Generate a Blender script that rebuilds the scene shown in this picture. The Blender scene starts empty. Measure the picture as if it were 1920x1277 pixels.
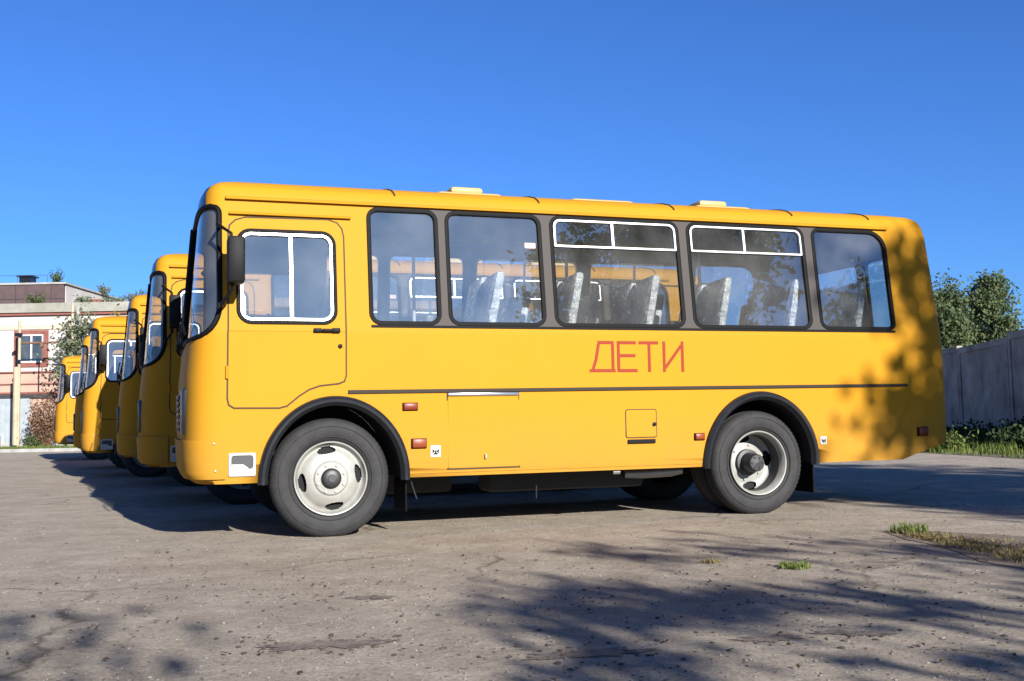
import bpy, bmesh, math, random
from mathutils import Vector, Matrix
from mathutils.geometry import tessellate_polygon
R = math.radians
pi = math.pi
sc = bpy.context.scene
col = sc.collection

# ------------------------------------------------------------------ camera
PITCH, ROLL, CAM_H = 0.0742284, -0.0188787, 0.847742
cp, sp = math.cos(PITCH), math.sin(PITCH)
fw = Vector((0, cp, sp)); up0 = Vector((0, -sp, cp)); rt0 = Vector((1, 0, 0))
rt = math.cos(ROLL)*rt0 + math.sin(ROLL)*up0
upv = -math.sin(ROLL)*rt0 + math.cos(ROLL)*up0
cd = bpy.data.cameras.new('camera'); cam = bpy.data.objects.new('camera', cd); col.objects.link(cam)
cam.matrix_world = Matrix(((rt.x, upv.x, -fw.x, 0), (rt.y, upv.y, -fw.y, 0), (rt.z, upv.z, -fw.z, CAM_H), (0, 0, 0, 1)))
cd.sensor_width = 36; cd.lens = 1974.58/1920*36; cd.clip_start = 0.05; cd.clip_end = 3000
sc.camera = cam

# ------------------------------------------------------------------ light
YAW = 0.3271158                                   # heading of the parked buses
BD = Vector((math.cos(YAW), math.sin(YAW), 0)); BN = Vector((-math.sin(YAW), math.cos(YAW), 0))
B0 = Vector((-1.34169, 7.81761, 0))
def W2(u, v, z=0): return B0 + u*BD + v*BN + Vector((0, 0, z))   # yard position from the nearest bus
sun_dir = (-0.182*BD + BN + Vector((0, 0, -0.43))).normalized()  # the way light travels
sd = bpy.data.lights.new('sun', 'SUN'); sun = bpy.data.objects.new('sun', sd); col.objects.link(sun)
sd.energy = 5.0; sd.angle = R(0.53); sd.color = (1.0, 0.962, 0.91)
sun.rotation_euler = sun_dir.to_track_quat('-Z', 'Y').to_euler(); sun.location = (0, -20, 30)
to_sun = -sun_dir
elev = math.asin(to_sun.z); azim = math.atan2(to_sun.x, to_sun.y)
w = bpy.data.worlds.new('World'); sc.world = w; w.use_nodes = True
nt = w.node_tree
sky = nt.nodes.new('ShaderNodeTexSky'); sky.sky_type = 'NISHITA'; sky.sun_disc = False
sky.sun_elevation = elev; sky.sun_rotation = azim
sky.altitude = 200; sky.air_density = 1.0; sky.dust_density = 0.5; sky.ozone_density = 3.0
bg = nt.nodes['Background']; bg.inputs[1].default_value = 0.0501
tint = nt.nodes.new('ShaderNodeMixRGB'); tint.blend_type = 'MULTIPLY'; tint.inputs[0].default_value = 1.0
tint.inputs[2].default_value = (.37, .71, 1.31, 1)          # deep, clear autumn blue all over the sky
nt.links.new(sky.outputs[0], tint.inputs[1]); nt.links.new(tint.outputs[0], bg.inputs[0])
vs = sc.view_settings; vs.view_transform = 'Standard'; vs.look = 'None'; vs.gamma = 1.0; vs.exposure = 1.31
sc.display_settings.display_device = 'sRGB'
try: sc.cycles.max_bounces = 10; sc.cycles.transparent_max_bounces = 24; sc.cycles.caustics_reflective = False; sc.cycles.caustics_refractive = False
except Exception: pass

# ------------------------------------------------------------------ materials
MATS = {}
ALB = .69
def nn(t, typ, **kw):
    n = t.nodes.new(typ)
    for k, v in kw.items(): setattr(n, k, v)
    return n
def mat(name, colr, rough=0.6, metal=0.0, spec=0.5, coat=0.0, var=0.0, vscale=3.0, bump=0.0, bscale=30.0, col2=None, emit=None):
    colr = tuple(c*ALB for c in colr); col2 = tuple(c*ALB for c in col2) if col2 else None
    m = bpy.data.materials.new(name); m.use_nodes = True; t = m.node_tree
    b = t.nodes['Principled BSDF']
    b.inputs['Base Color'].default_value = (*colr, 1); b.inputs['Roughness'].default_value = rough
    b.inputs['Metallic'].default_value = metal; b.inputs['Specular IOR Level'].default_value = spec
    b.inputs['Coat Weight'].default_value = coat; b.inputs['Coat Roughness'].default_value = 0.06
    if var or col2 or bump:
        tc = nn(t, 'ShaderNodeTexCoord')
    if var or col2:
        n1 = nn(t, 'ShaderNodeTexNoise'); n1.inputs['Scale'].default_value = vscale; n1.inputs['Detail'].default_value = 8; n1.inputs['Roughness'].default_value = 0.62
        t.links.new(tc.outputs['Object'], n1.inputs['Vector'])
        cr = nn(t, 'ShaderNodeValToRGB'); cr.color_ramp.elements[0].position = 0.32; cr.color_ramp.elements[1].position = 0.68
        c2 = col2 if col2 else tuple(min(1, c*(1+var)) for c in colr)
        c1 = colr if col2 else tuple(c*(1-var) for c in colr)
        cr.color_ramp.elements[0].color = (*c1, 1); cr.color_ramp.elements[1].color = (*c2, 1)
        t.links.new(n1.outputs['Fac'], cr.inputs[0]); t.links.new(cr.outputs[0], b.inputs['Base Color'])
    if bump:
        n2 = nn(t, 'ShaderNodeTexNoise'); n2.inputs['Scale'].default_value = bscale; n2.inputs['Detail'].default_value = 5
        t.links.new(tc.outputs['Object'], n2.inputs['Vector'])
        bp = nn(t, 'ShaderNodeBump'); bp.inputs['Strength'].default_value = bump; bp.inputs['Distance'].default_value = 0.02
        t.links.new(n2.outputs['Fac'], bp.inputs['Height']); t.links.new(bp.outputs[0], b.inputs['Normal'])
    MATS[name] = m
    return m

def paint_mat():
    m = mat('yellow_paint', (0.53, 0.238, 0.009), rough=0.6, spec=0.06, coat=0.0)
    t = m.node_tree; b = t.nodes['Principled BSDF']
    tc = nn(t, 'ShaderNodeTexCoord')
    n1 = nn(t, 'ShaderNodeTexNoise'); n1.inputs['Scale'].default_value = 1.1; n1.inputs['Detail'].default_value = 6
    t.links.new(tc.outputs['Object'], n1.inputs['Vector'])
    cr = nn(t, 'ShaderNodeValToRGB'); cr.color_ramp.elements[0].position = .35; cr.color_ramp.elements[1].position = .7
    cr.color_ramp.elements[0].color = (.366, .172, .0098, 1); cr.color_ramp.elements[1].color = (.353, .166, .0115, 1)
    t.links.new(n1.outputs['Fac'], cr.inputs[0])
    # road dust thrown up along the lower panels, broken up by noise
    sx = nn(t, 'ShaderNodeSeparateXYZ'); t.links.new(tc.outputs['Object'], sx.inputs[0])
    mr = nn(t, 'ShaderNodeMapRange'); mr.inputs['From Min'].default_value = 1.0; mr.inputs['From Max'].default_value = .4
    mr.inputs['To Min'].default_value = 0; mr.inputs['To Max'].default_value = .5
    t.links.new(sx.outputs['Z'], mr.inputs['Value'])
    n2 = nn(t, 'ShaderNodeTexNoise'); n2.inputs['Scale'].default_value = 4.5; n2.inputs['Detail'].default_value = 10; n2.inputs['Roughness'].default_value = .7
    t.links.new(tc.outputs['Object'], n2.inputs['Vector'])
    mu = nn(t, 'ShaderNodeMath', operation='MULTIPLY'); t.links.new(mr.outputs[0], mu.inputs[0]); t.links.new(n2.outputs['Fac'], mu.inputs[1])
    mx = nn(t, 'ShaderNodeMixRGB'); t.links.new(mu.outputs[0], mx.inputs[0]); t.links.new(cr.outputs[0], mx.inputs[1])
    mx.inputs[2].default_value = (.26, .155, .06, 1)
    t.links.new(mx.outputs[0], b.inputs['Base Color'])
    ma = nn(t, 'ShaderNodeMath', operation='MULTIPLY_ADD'); t.links.new(mu.outputs[0], ma.inputs[0]); ma.inputs[1].default_value = .8; ma.inputs[2].default_value = .56
    t.links.new(ma.outputs[0], b.inputs['Roughness'])
    # faint unevenness of sheet metal
    n3 = nn(t, 'ShaderNodeTexNoise'); n3.inputs['Scale'].default_value = 1.6; n3.inputs['Detail'].default_value = 2
    t.links.new(tc.outputs['Object'], n3.inputs['Vector'])
    bp = nn(t, 'ShaderNodeBump'); bp.inputs['Strength'].default_value = .12; bp.inputs['Distance'].default_value = .03
    t.links.new(n3.outputs['Fac'], bp.inputs['Height']); t.links.new(bp.outputs[0], b.inputs['Normal'])
    t.links.new(bp.outputs[0], b.inputs['Coat Normal'])
paint_mat()

def glass_mat(name, tint, f0, rough=0.0, dust=.15):
    m = bpy.data.materials.new(name); m.use_nodes = True; t = m.node_tree; t.nodes.clear()
    out = nn(t, 'ShaderNodeOutputMaterial'); mix = nn(t, 'ShaderNodeMixShader')
    tr = nn(t, 'ShaderNodeBsdfTransparent'); tr.inputs[0].default_value = (*tint, 1)
    gl = nn(t, 'ShaderNodeBsdfGlossy'); gl.inputs['Roughness'].default_value = rough; gl.inputs['Color'].default_value = (1, .96, .88, 1)
    lw = nn(t, 'ShaderNodeLayerWeight'); lw.inputs[0].default_value = 0.5
    pw = nn(t, 'ShaderNodeMath', operation='POWER'); pw.inputs[1].default_value = 5
    ma = nn(t, 'ShaderNodeMath', operation='MULTIPLY_ADD'); ma.inputs[1].default_value = 1-f0; ma.inputs[2].default_value = f0
    t.links.new(lw.outputs['Facing'], pw.inputs[0]); t.links.new(pw.outputs[0], ma.inputs[0]); t.links.new(ma.outputs[0], mix.inputs[0])
    df = nn(t, 'ShaderNodeBsdfDiffuse'); df.inputs[0].default_value = (.46, .46, .45, 1)
    dm = nn(t, 'ShaderNodeMixShader'); tcd = nn(t, 'ShaderNodeTexCoord'); nd = nn(t, 'ShaderNodeTexNoise'); nd.inputs['Scale'].default_value = 1.8; nd.inputs['Detail'].default_value = 7
    t.links.new(tcd.outputs['Object'], nd.inputs['Vector'])
    rd = nn(t, 'ShaderNodeMapRange'); rd.inputs['From Min'].default_value = .3; rd.inputs['From Max'].default_value = .75; rd.inputs['To Min'].default_value = .012; rd.inputs['To Max'].default_value = dust
    t.links.new(nd.outputs['Fac'], rd.inputs['Value']); t.links.new(rd.outputs[0], dm.inputs[0])
    t.links.new(tr.outputs[0], dm.inputs[1]); t.links.new(df.outputs[0], dm.inputs[2])
    t.links.new(dm.outputs[0], mix.inputs[1]); t.links.new(gl.outputs[0], mix.inputs[2]); t.links.new(mix.outputs[0], out.inputs[0])
    # faint ripple so that the reflections are not mirror-perfect
    tc = nn(t, 'ShaderNodeTexCoord'); n2 = nn(t, 'ShaderNodeTexNoise'); n2.inputs['Scale'].default_value = 2.5
    t.links.new(tc.outputs['Object'], n2.inputs['Vector'])
    bp = nn(t, 'ShaderNodeBump'); bp.inputs['Strength'].default_value = .012; bp.inputs['Distance'].default_value = .02
    t.links.new(n2.outputs['Fac'], bp.inputs['Height']); t.links.new(bp.outputs[0], gl.inputs['Normal'])
    MATS[name] = m
glass_mat('bus_glass', (.78, .81, .81), .19)
glass_mat('windshield_glass', (.78, .81, .81), .12)
glass_mat('house_glass', (.25, .28, .30), .14)

mat('black_rubber', (.006, .006, .0065), rough=.6, spec=.08)
mat('flare_rubber', (.011, .0125, .016), rough=.36, spec=.32, var=.3, vscale=9)
mat('seam_dark', (.05, .03, .008), rough=.8)  # dark brown of the panel joints and roof sealant
mat('pillar_grey', (.066, .057, .052), rough=.6, spec=.15)
mat('black_panel', (.010, .011, .014), rough=.25)
mat('black_plastic', (.006, .006, .0065), rough=.55, spec=.12)
mat('tyre_rubber', (.030, .029, .029), rough=.75, spec=.3, var=.22, vscale=14, bump=.15, bscale=120)
mat('rim_white', (.36, .36, .325), rough=.42, col2=(.27, .255, .22), vscale=7)
mat('rim_shade', (.045, .045, .043), rough=.7, var=.3, vscale=10)  # shade inside the rear rim's deep dish, put into the barrel's colour
mat('moulding_dark', (.032, .026, .018), rough=.6, spec=.15)
mat('hub_black', (.02, .02, .021), rough=.5)
mat('steel', (.35, .35, .34), rough=.45, metal=.7)
mat('aluminium', (.80, .80, .80), rough=.32, metal=.25)
mat('chrome', (.75, .76, .78), rough=.18, metal=.9)
mat('chassis', (.018, .017, .016), rough=.8, var=.3)
mat('liner_black', (.003, .003, .003), rough=.9)
mat('interior_grey', (.60, .60, .59), rough=.7, var=.06)
mat('interior_floor', (.06, .06, .065), rough=.8)
mat('seat_fabric', (.035, .045, .06), rough=.85, var=.2, vscale=20)
mat('pole_yellow', (.75, .5, .05), rough=.4)
mat('dash_grey', (.05, .05, .055), rough=.65)
mat('amber_lens', (.23, .042, .010), rough=.4, spec=.3)
mat('red_lens', (.18, .022, .008), rough=.4, spec=.3)
mat('lamp_glass', (.30, .30, .30), rough=.35, metal=.2)
mat('sticker_white', (.55, .54, .51), rough=.6)
mat('sticker_pink', (.70, .45, .40), rough=.6)
mat('letter_red', (.27, .028, .005), rough=.6, spec=.2)
mat('step_white', (.46, .46, .45), rough=.5, var=.1)
mat('roof_hatch_cream', (.52, .36, .12), rough=.5)
def wrap_mat():
    m = mat('plastic_wrap', (.24, .245, .25), rough=.14, spec=1.0, bump=1.0, bscale=15, col2=(1.0, 1.0, 1.0), vscale=11)
    m.node_tree.nodes['Bump'].inputs['Distance'].default_value = .07
wrap_mat()

# ------------------------------------------------------------------ mesh helpers
class MB:
    def __init__(s): s.v = []; s.f = []; s.mi = []
    def add(s, vs, fs, mi=0):
        o = len(s.v); s.v += [tuple(x) for x in vs]; s.f += [[i+o for i in f] for f in fs]; s.mi += [mi]*len(fs)
    def box(s, x0, x1, y0, y1, z0, z1, mi=0):
        v = [(x, y, z) for x in (x0, x1) for y in (y0, y1) for z in (z0, z1)]
        s.add(v, [(0, 1, 3, 2), (4, 6, 7, 5), (0, 4, 5, 1), (2, 3, 7, 6), (0, 2, 6, 4), (1, 5, 7, 3)], mi)
    def bbox(s, x0, x1, y0, y1, z0, z1, b=.01):          # bevelled box
        bm = bmesh.new(); bmesh.ops.create_cube(bm, size=1)
        for v in bm.verts: v.co = ((x0+x1)/2+v.co.x*(x1-x0), (y0+y1)/2+v.co.y*(y1-y0), (z0+z1)/2+v.co.z*(z1-z0))
        bmesh.ops.bevel(bm, geom=list(bm.edges), offset=b, segments=2, affect='EDGES', profile=.5)
        bm.verts.index_update(); s.add([v.co[:] for v in bm.verts], [[v.index for v in f.verts] for f in bm.faces]); bm.free()
    def tube(s, pts, r, n=8, cap=True):
        pts = [Vector(p) for p in pts]; rs = r if isinstance(r, (list, tuple)) else [r]*len(pts)
        vs = []; fs = []; ref = None
        for i, p in enumerate(pts):
            d = (pts[min(i+1, len(pts)-1)]-pts[max(i-1, 0)]).normalized()
            if ref is None: ref = Vector((0, 0, 1)) if abs(d.z) < .9 else Vector((1, 0, 0))
            a = d.cross(ref)
            if a.length < 1e-4: a = d.orthogonal()
            a.normalize(); b = a.cross(d).normalized(); ref = b
            for k in range(n):
                t = 2*pi*k/n; vs.append(p+rs[i]*(math.cos(t)*a+math.sin(t)*b))
        for i in range(len(pts)-1):
            for k in range(n):
                fs.append((i*n+k, i*n+(k+1) % n, (i+1)*n+(k+1) % n, (i+1)*n+k))
        if cap: fs.append(tuple(range(n))[::-1]); fs.append(tuple((len(pts)-1)*n+k for k in range(n)))
        s.add(vs, fs)
    def lathe_y(s, prof, n=48, cx=0, cy=0, cz=0, skip=None, rmod=None, close=False):
        # prof: list of (y, r); axis along y through (cx, *, cz)
        vs = []; fs = []; m = len(prof)
        for k in range(n):
            t = 2*pi*k/n
            for j, (y, r) in enumerate(prof):
                rr = r+(rmod(j, k) if rmod else 0)
                vs.append((cx+rr*math.cos(t), cy+y, cz+rr*math.sin(t)))
        for k in range(n):
            for j in range(m-1 if not close else m):
                if skip and skip(j, (k+.5)/n*2*pi): continue
                a, b = k*m+j, k*m+(j+1) % m; k2 = (k+1) % n
                fs.append((a, b, k2*m+(j+1) % m, k2*m+j))
        s.add(vs, fs)
    def build(s, name, material, parent=None, smooth=False, loc=None):
        me = bpy.data.meshes.new(name); me.from_pydata(s.v, [], s.f)
        ms = material if isinstance(material, (list, tuple)) else [material]
        for q in ms: me.materials.append(MATS[q])
        if len(ms) > 1:
            for p, i in zip(me.polygons, s.mi): p.material_index = i
        bm = bmesh.new(); bm.from_mesh(me); bmesh.ops.recalc_face_normals(bm, faces=bm.faces); bm.to_mesh(me); bm.free()
        if smooth:
            me.polygons.foreach_set('use_smooth', [True]*len(me.polygons))
            me.set_sharp_from_angle(angle=R(38))
        o = bpy.data.objects.new(name, me); col.objects.link(o)
        if parent: o.parent = parent
        if loc is not None: o.location = loc
        return o
def empty(name, parent=None, loc=(0, 0, 0), rz=0):
    o = bpy.data.objects.new(name, None); col.objects.link(o); o.empty_display_size = .2
    o.parent = parent; o.location = loc; o.rotation_euler = (0, 0, rz); return o
def tag(o, label, cat, group=None, kind=None):
    o['label'] = label
    if cat: o['category'] = cat
    if group: o['group'] = group
    if kind: o['kind'] = kind
    return o
def copy_tree(o, parent=None):
    c = o.copy(); col.objects.link(c); c.parent = parent
    for ch in list(o.children):
        copy_tree(ch, c)
    return c
def rrect(u0, u1, z0, z1, r, n=6):
    rs = r if isinstance(r, (list, tuple)) else (r,)*4      # bl, br, tr, tl
    out = []
    for (cx, cz, a0, q) in ((u0, z0, pi, rs[0]), (u1, z0, 1.5*pi, rs[1]), (u1, z1, 0, rs[2]), (u0, z1, .5*pi, rs[3])):
        ox = cx+(q if cx == u0 else -q); oz = cz+(q if cz == z0 else -q)
        for k in range(n+1):
            t = a0+k/n*pi/2; out.append((ox+q*math.cos(t), oz+q*math.sin(t)))
    return out
def offset_poly(P, d):                                       # outward for counter-clockwise outlines
    n = len(P); out = []
    for i in range(n):
        a, b, c = Vector(P[i-1]), Vector(P[i]), Vector(P[(i+1) % n])
        e1 = (b-a); e2 = (c-b)
        if e1.length < 1e-6: e1 = e2
        if e2.length < 1e-6: e2 = e1
        e1.normalize(); e2.normalize()
        n1 = Vector((e1.y, -e1.x)); n2 = Vector((e2.y, -e2.x)); m = (n1+n2)
        m = m/max(.3, m.length_squared)*2 if m.length > 1e-6 else n1
        out.append((b.x+m.x*d, b.y+m.y*d))
    return out

# ================================================================== SETTING
def ground_mat():
    m = bpy.data.materials.new('asphalt'); m.use_nodes = True; t = m.node_tree; b = t.nodes['Principled BSDF']
    b.inputs['Roughness'].default_value = .92; b.inputs['Specular IOR Level'].default_value = .25
    tc = nn(t, 'ShaderNodeTexCoord')
    def noise(s, d=6, r=.6, vec=None):
        n = nn(t, 'ShaderNodeTexNoise'); n.inputs['Scale'].default_value = s; n.inputs['Detail'].default_value = d; n.inputs['Roughness'].default_value = r
        t.links.new(vec if vec else tc.outputs['Object'], n.inputs['Vector']); return n
    def ramp(src, p0, p1, c0, c1):
        r = nn(t, 'ShaderNodeValToRGB'); e = r.color_ramp.elements; e[0].position = p0; e[1].position = p1; e[0].color = (*c0, 1); e[1].color = (*c1, 1)
        t.links.new(src, r.inputs[0]); return r
    def mix(fac, a, c, typ='MIX'):
        x = nn(t, 'ShaderNodeMixRGB', blend_type=typ)
        if isinstance(fac, float): x.inputs[0].default_value = fac
        else: t.links.new(fac, x.inputs[0])
        for s, i in ((a, 1), (c, 2)):
            if isinstance(s, tuple): x.inputs[i].default_value = (*s, 1)
            else: t.links.new(s, x.inputs[i])
        return x
    big = ramp(noise(.35, 5).outputs['Fac'], .35, .68, (.292, .254, .200), (.345, .300, .239))
    mid = ramp(noise(2.6, 8, .7).outputs['Fac'], .36, .62, (.80, .78, .76), (1.10, 1.10, 1.09))
    c = mix(1.0, big.outputs[0], mid.outputs[0], 'MULTIPLY')
    # dusty brown drifts
    dm = ramp(noise(.9, 9, .65).outputs['Fac'], .56, .72, (0, 0, 0), (1, 1, 1))
    c = mix(dm.outputs[0], c.outputs[0], (.28, .232, .172))
    # stretched tyre scuffs
    mp = nn(t, 'ShaderNodeMapping'); mp.inputs['Rotation'].default_value = (0, 0, -.55); mp.inputs['Scale'].default_value = (.5, 2.2, 1)
    t.links.new(tc.outputs['Object'], mp.inputs[0])
    sm = ramp(noise(1.0, 6, .6, mp.outputs[0]).outputs['Fac'], .55, .75, (1, 1, 1), (.86, .84, .82))
    c = mix(.8, c.outputs[0], sm.outputs[0], 'MULTIPLY')
    # aggregate speckle
    g1 = ramp(noise(16, 6, .8).outputs['Fac'], .34, .64, (.78, .77, .76), (1.14, 1.14, 1.14))
    c = mix(.9, c.outputs[0], g1.outputs[0], 'MULTIPLY')
    sp1 = ramp(noise(55, 4, .85).outputs['Fac'], .30, .70, (.50, .49, .48), (1.34, 1.33, 1.31))
    c = mix(.85, c.outputs[0], sp1.outputs[0], 'MULTIPLY')
    vo = nn(t, 'ShaderNodeTexVoronoi'); vo.inputs['Scale'].default_value = 34; t.links.new(tc.outputs['Object'], vo.inputs['Vector'])
    sp2 = ramp(vo.outputs['Distance'], .08, .22, (.42, .40, .38), (1, 1, 1))
    vn = ramp(noise(5.0, 5).outputs['Fac'], .42, .56, (0, 0, 0), (1, 1, 1))
    c2 = mix(1.0, c.outputs[0], sp2.outputs[0], 'MULTIPLY'); c = mix(vn.outputs[0], c.outputs[0], c2.outputs[0])
    # cracks
    wv = noise(1.3, 5); ad = nn(t, 'ShaderNodeMixRGB', blend_type='ADD'); ad.inputs[0].default_value = .5
    t.links.new(tc.outputs['Object'], ad.inputs[1]); t.links.new(wv.outputs['Color'], ad.inputs[2])
    vc = nn(t, 'ShaderNodeTexVoronoi', feature='DISTANCE_TO_EDGE'); vc.inputs['Scale'].default_value = .42
    t.links.new(ad.outputs[0], vc.inputs['Vector'])
    cr = ramp(vc.outputs['Distance'], .002, .010, (.45, .42, .40), (1, 1, 1))
    cn = ramp(noise(.6, 3).outputs['Fac'], .48, .58, (0, 0, 0), (1, 1, 1))
    c3 = mix(1.0, c.outputs[0], cr.outputs[0], 'MULTIPLY'); c = mix(cn.outputs[0], c.outputs[0], c3.outputs[0])
    t.links.new(c.outputs[0], b.inputs['Base Color'])
    bp = nn(t, 'ShaderNodeBump'); bp.inputs['Strength'].default_value = .8; bp.inputs['Distance'].default_value = .02
    t.links.new(noise(38, 8, .8).outputs['Fac'], bp.inputs['Height'])
    bp2 = nn(t, 'ShaderNodeBump'); bp2.inputs['Strength'].default_value = .35; bp2.inputs['Distance'].default_value = .05
    t.links.new(noise(9, 6, .65).outputs['Fac'], bp2.inputs['Height']); t.links.new(bp.outputs[0], bp2.inputs['Normal'])
    t.links.new(bp2.outputs[0], b.inputs['Normal'])
    MATS['asphalt'] = m
ground_mat()
mat('soil', (.17, .13, .09), rough=.95, var=.4, vscale=9, bump=.5, bscale=40)
mat('concrete_dark', (.40, .35, .285), rough=.9, var=.42, vscale=1.4, bump=.35, bscale=25)
mat('concrete_pale', (.36, .35, .325), rough=.9, var=.2, vscale=3, bump=.2)
mb = MB(); S = 1500
mb.add([(-S, -S, 0), (S, -S, 0), (S, S, 0), (-S, S, 0)], [(0, 1, 2, 3)])
g = mb.build('ground', 'asphalt'); g['kind'] = 'structure'
random.seed(4)
def patch(name, outline, m, z=.004):
    mb = MB(); mb.add([(x, y, z) for x, y in outline], [tuple(t) for t in tessellate_polygon([[Vector((x, y, 0)) for x, y in outline]])])
    o = mb.build(name, m); o['kind'] = 'structure'; return o
# earth verge along the foot of the concrete fence
vo = [(9.2, 12.5), (8.75, 17), (8.55, 19.5), (8.35, 21.3), (8.0, 23.5), (8.3, 27), (8.8, 34), (9.5, 60), (22, 60), (14, 12.5)]
patch('verge', vo, 'soil')

# ================================================================== THE BUS
WID = 2.40
def lerp_tab(T, z):
    if z <= T[0][0]: return T[0][1]
    for (a, b), (c, d) in zip(T, T[1:]):
        if z <= c: return b+(d-b)*(z-a)/(c-a)
    return T[-1][1]
T_IN = [(.42, .022), (.52, .008), (.70, 0), (1.50, 0), (1.54, .003), (2.52, .118), (2.575, .128), (2.62, .155), (2.655, .21), (2.685, .31), (2.715, .48), (2.74, .75), (2.75, 1.12)]
T_XF = [(.42, -.97), (.46, -1.03), (.50, -1.05), (.75, -1.062), (1.20, -1.052), (1.45, -1.028), (2.45, -.945), (2.52, -.935), (2.575, -.925), (2.62, -.90), (2.655, -.85), (2.685, -.76), (2.715, -.55), (2.74, -.1), (2.75, .6)]
T_XR = [(.42, 5.70), (.56, 5.73), (1.0, 5.735), (1.6, 5.715), (2.45, 5.65), (2.52, 5.63), (2.575, 5.605), (2.62, 5.56), (2.655, 5.47), (2.685, 5.30), (2.715, 4.95), (2.74, 4.55), (2.75, 4.0)]
def yn(z): return lerp_tab(T_IN, z)
def side(u, z, off=0.0, far=False):
    y = yn(z)-off
    return (u, WID-y if far else y, z)
def front_pts(z, off=0.0, n=28):
    """outline of the nose at height z from the near side round to the far side"""
    i = yn(z)-off; xf = lerp_tab(T_XF, z)-off; xs = max(-.745, xf+.10+off); hw = WID/2-i; out = []
    for k in range(n+1):
        th = pi*k/n; c, s_ = math.cos(th), math.sin(th)
        t = math.copysign(abs(c)**(2/7.0), c); X = abs(s_)**(2/3.0)
        out.append((xs-(xs-xf)*X, WID/2-hw*t))
    return out
def rear_pts(z, off=0.0, n=28):
    i = yn(z)-off; xr = lerp_tab(T_XR, z)+off; xs = min(5.40, xr-.10-off); hw = WID/2-i; out = []
    for k in range(n+1):
        th = pi*k/n; c, s_ = math.cos(th), math.sin(th)
        t = math.copysign(abs(c)**(2/8.0), c); X = abs(s_)**(2/2.6)
        out.append((xs+(xr-xs)*X, WID/2+hw*t))
    return out
def nose_strip(z0, z1, umax0, umax1, off, rows=6, N=44, zs=None):
    """grid wrapped round the nose, cut off on both sides at x = umax (a number or a function of z)"""
    vs = []; fs = []
    zl = zs or [z0+(z1-z0)*k/rows for k in range(rows+1)]
    for z in zl:
        um = umax0(z) if callable(umax0) else umax0+(umax1-umax0)*(z-z0)/(z1-z0)
        P = [Vector(p) for p in front_pts(z, off, 60)]
        a, b = P[0], P[-1]
        if um > a.x: P = [Vector((um, a.y))]+P+[Vector((um, b.y))]
        else:
            Q = []
            for p, q in zip(P, P[1:]):
                if (p.x-um)*(q.x-um) < 0: Q.append(p+(q-p)*((um-p.x)/(q.x-p.x)))
                if q.x < um: Q.append(q)
            P = Q
        L = [0]
        for p, q in zip(P, P[1:]): L.append(L[-1]+(q-p).length)
        j = 0
        for k in range(N+1):
            d = L[-1]*k/N
            while j < len(L)-2 and L[j+1] < d: j += 1
            f = (d-L[j])/max(1e-9, L[j+1]-L[j]); p = P[j]+(P[j+1]-P[j])*f
            vs.append((p.x, p.y, z))
    M = N+1
    for r in range(len(zl)-1):
        for k in range(N): fs.append((r*M+k, r*M+k+1, (r+1)*M+k+1, (r+1)*M+k))
    return vs, fs

WINS = [(.305, .835), (.925, 1.700), (1.805, 2.945), (3.050, 4.185), (4.295, 5.055)]
WZ0, WZ1 = 1.592, 2.482
def win_outline(i):
    a, b = WINS[i]
    if i == 4: return rrect(a, b, WZ0, WZ1, (.07, .05, .16, .07))
    return rrect(a, b, WZ0, WZ1, .075)
DOOR_WIN = rrect(-.665, .025, 1.592, 2.268, .085)
def ws_max(z):                                  # rear edge of the wrap-round windshield
    z0, z1, r = 1.47, 2.455, .24
    if z < z0+r:
        d = z0+r-z; return -.80-r*.85+math.sqrt(max(0, r*r-d*d))*.85
    if z > z1-.06:
        d = z-(z1-.06); return -.80-.06+math.sqrt(max(0, .0036-d*d))
    return -.80
def prism_y(mb, outline, y0, y1):
    n = len(outline)
    mb.add([(x, y0, z) for x, z in outline]+[(x, y1, z) for x, z in outline],
           [tuple(range(n))[::-1], tuple(range(n, 2*n))]+[(i, (i+1) % n, n+(i+1) % n, n+i) for i in range(n)])
ARCH_F, ARCH_R = .025, 3.640
def arch_outline(c, a, b, zb=.20):
    return [(c+a, zb)]+[(c+a*math.cos(t), .42+b*math.sin(t)) for t in [pi*k/28 for k in range(29)]]+[(c-a, zb)]

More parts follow.
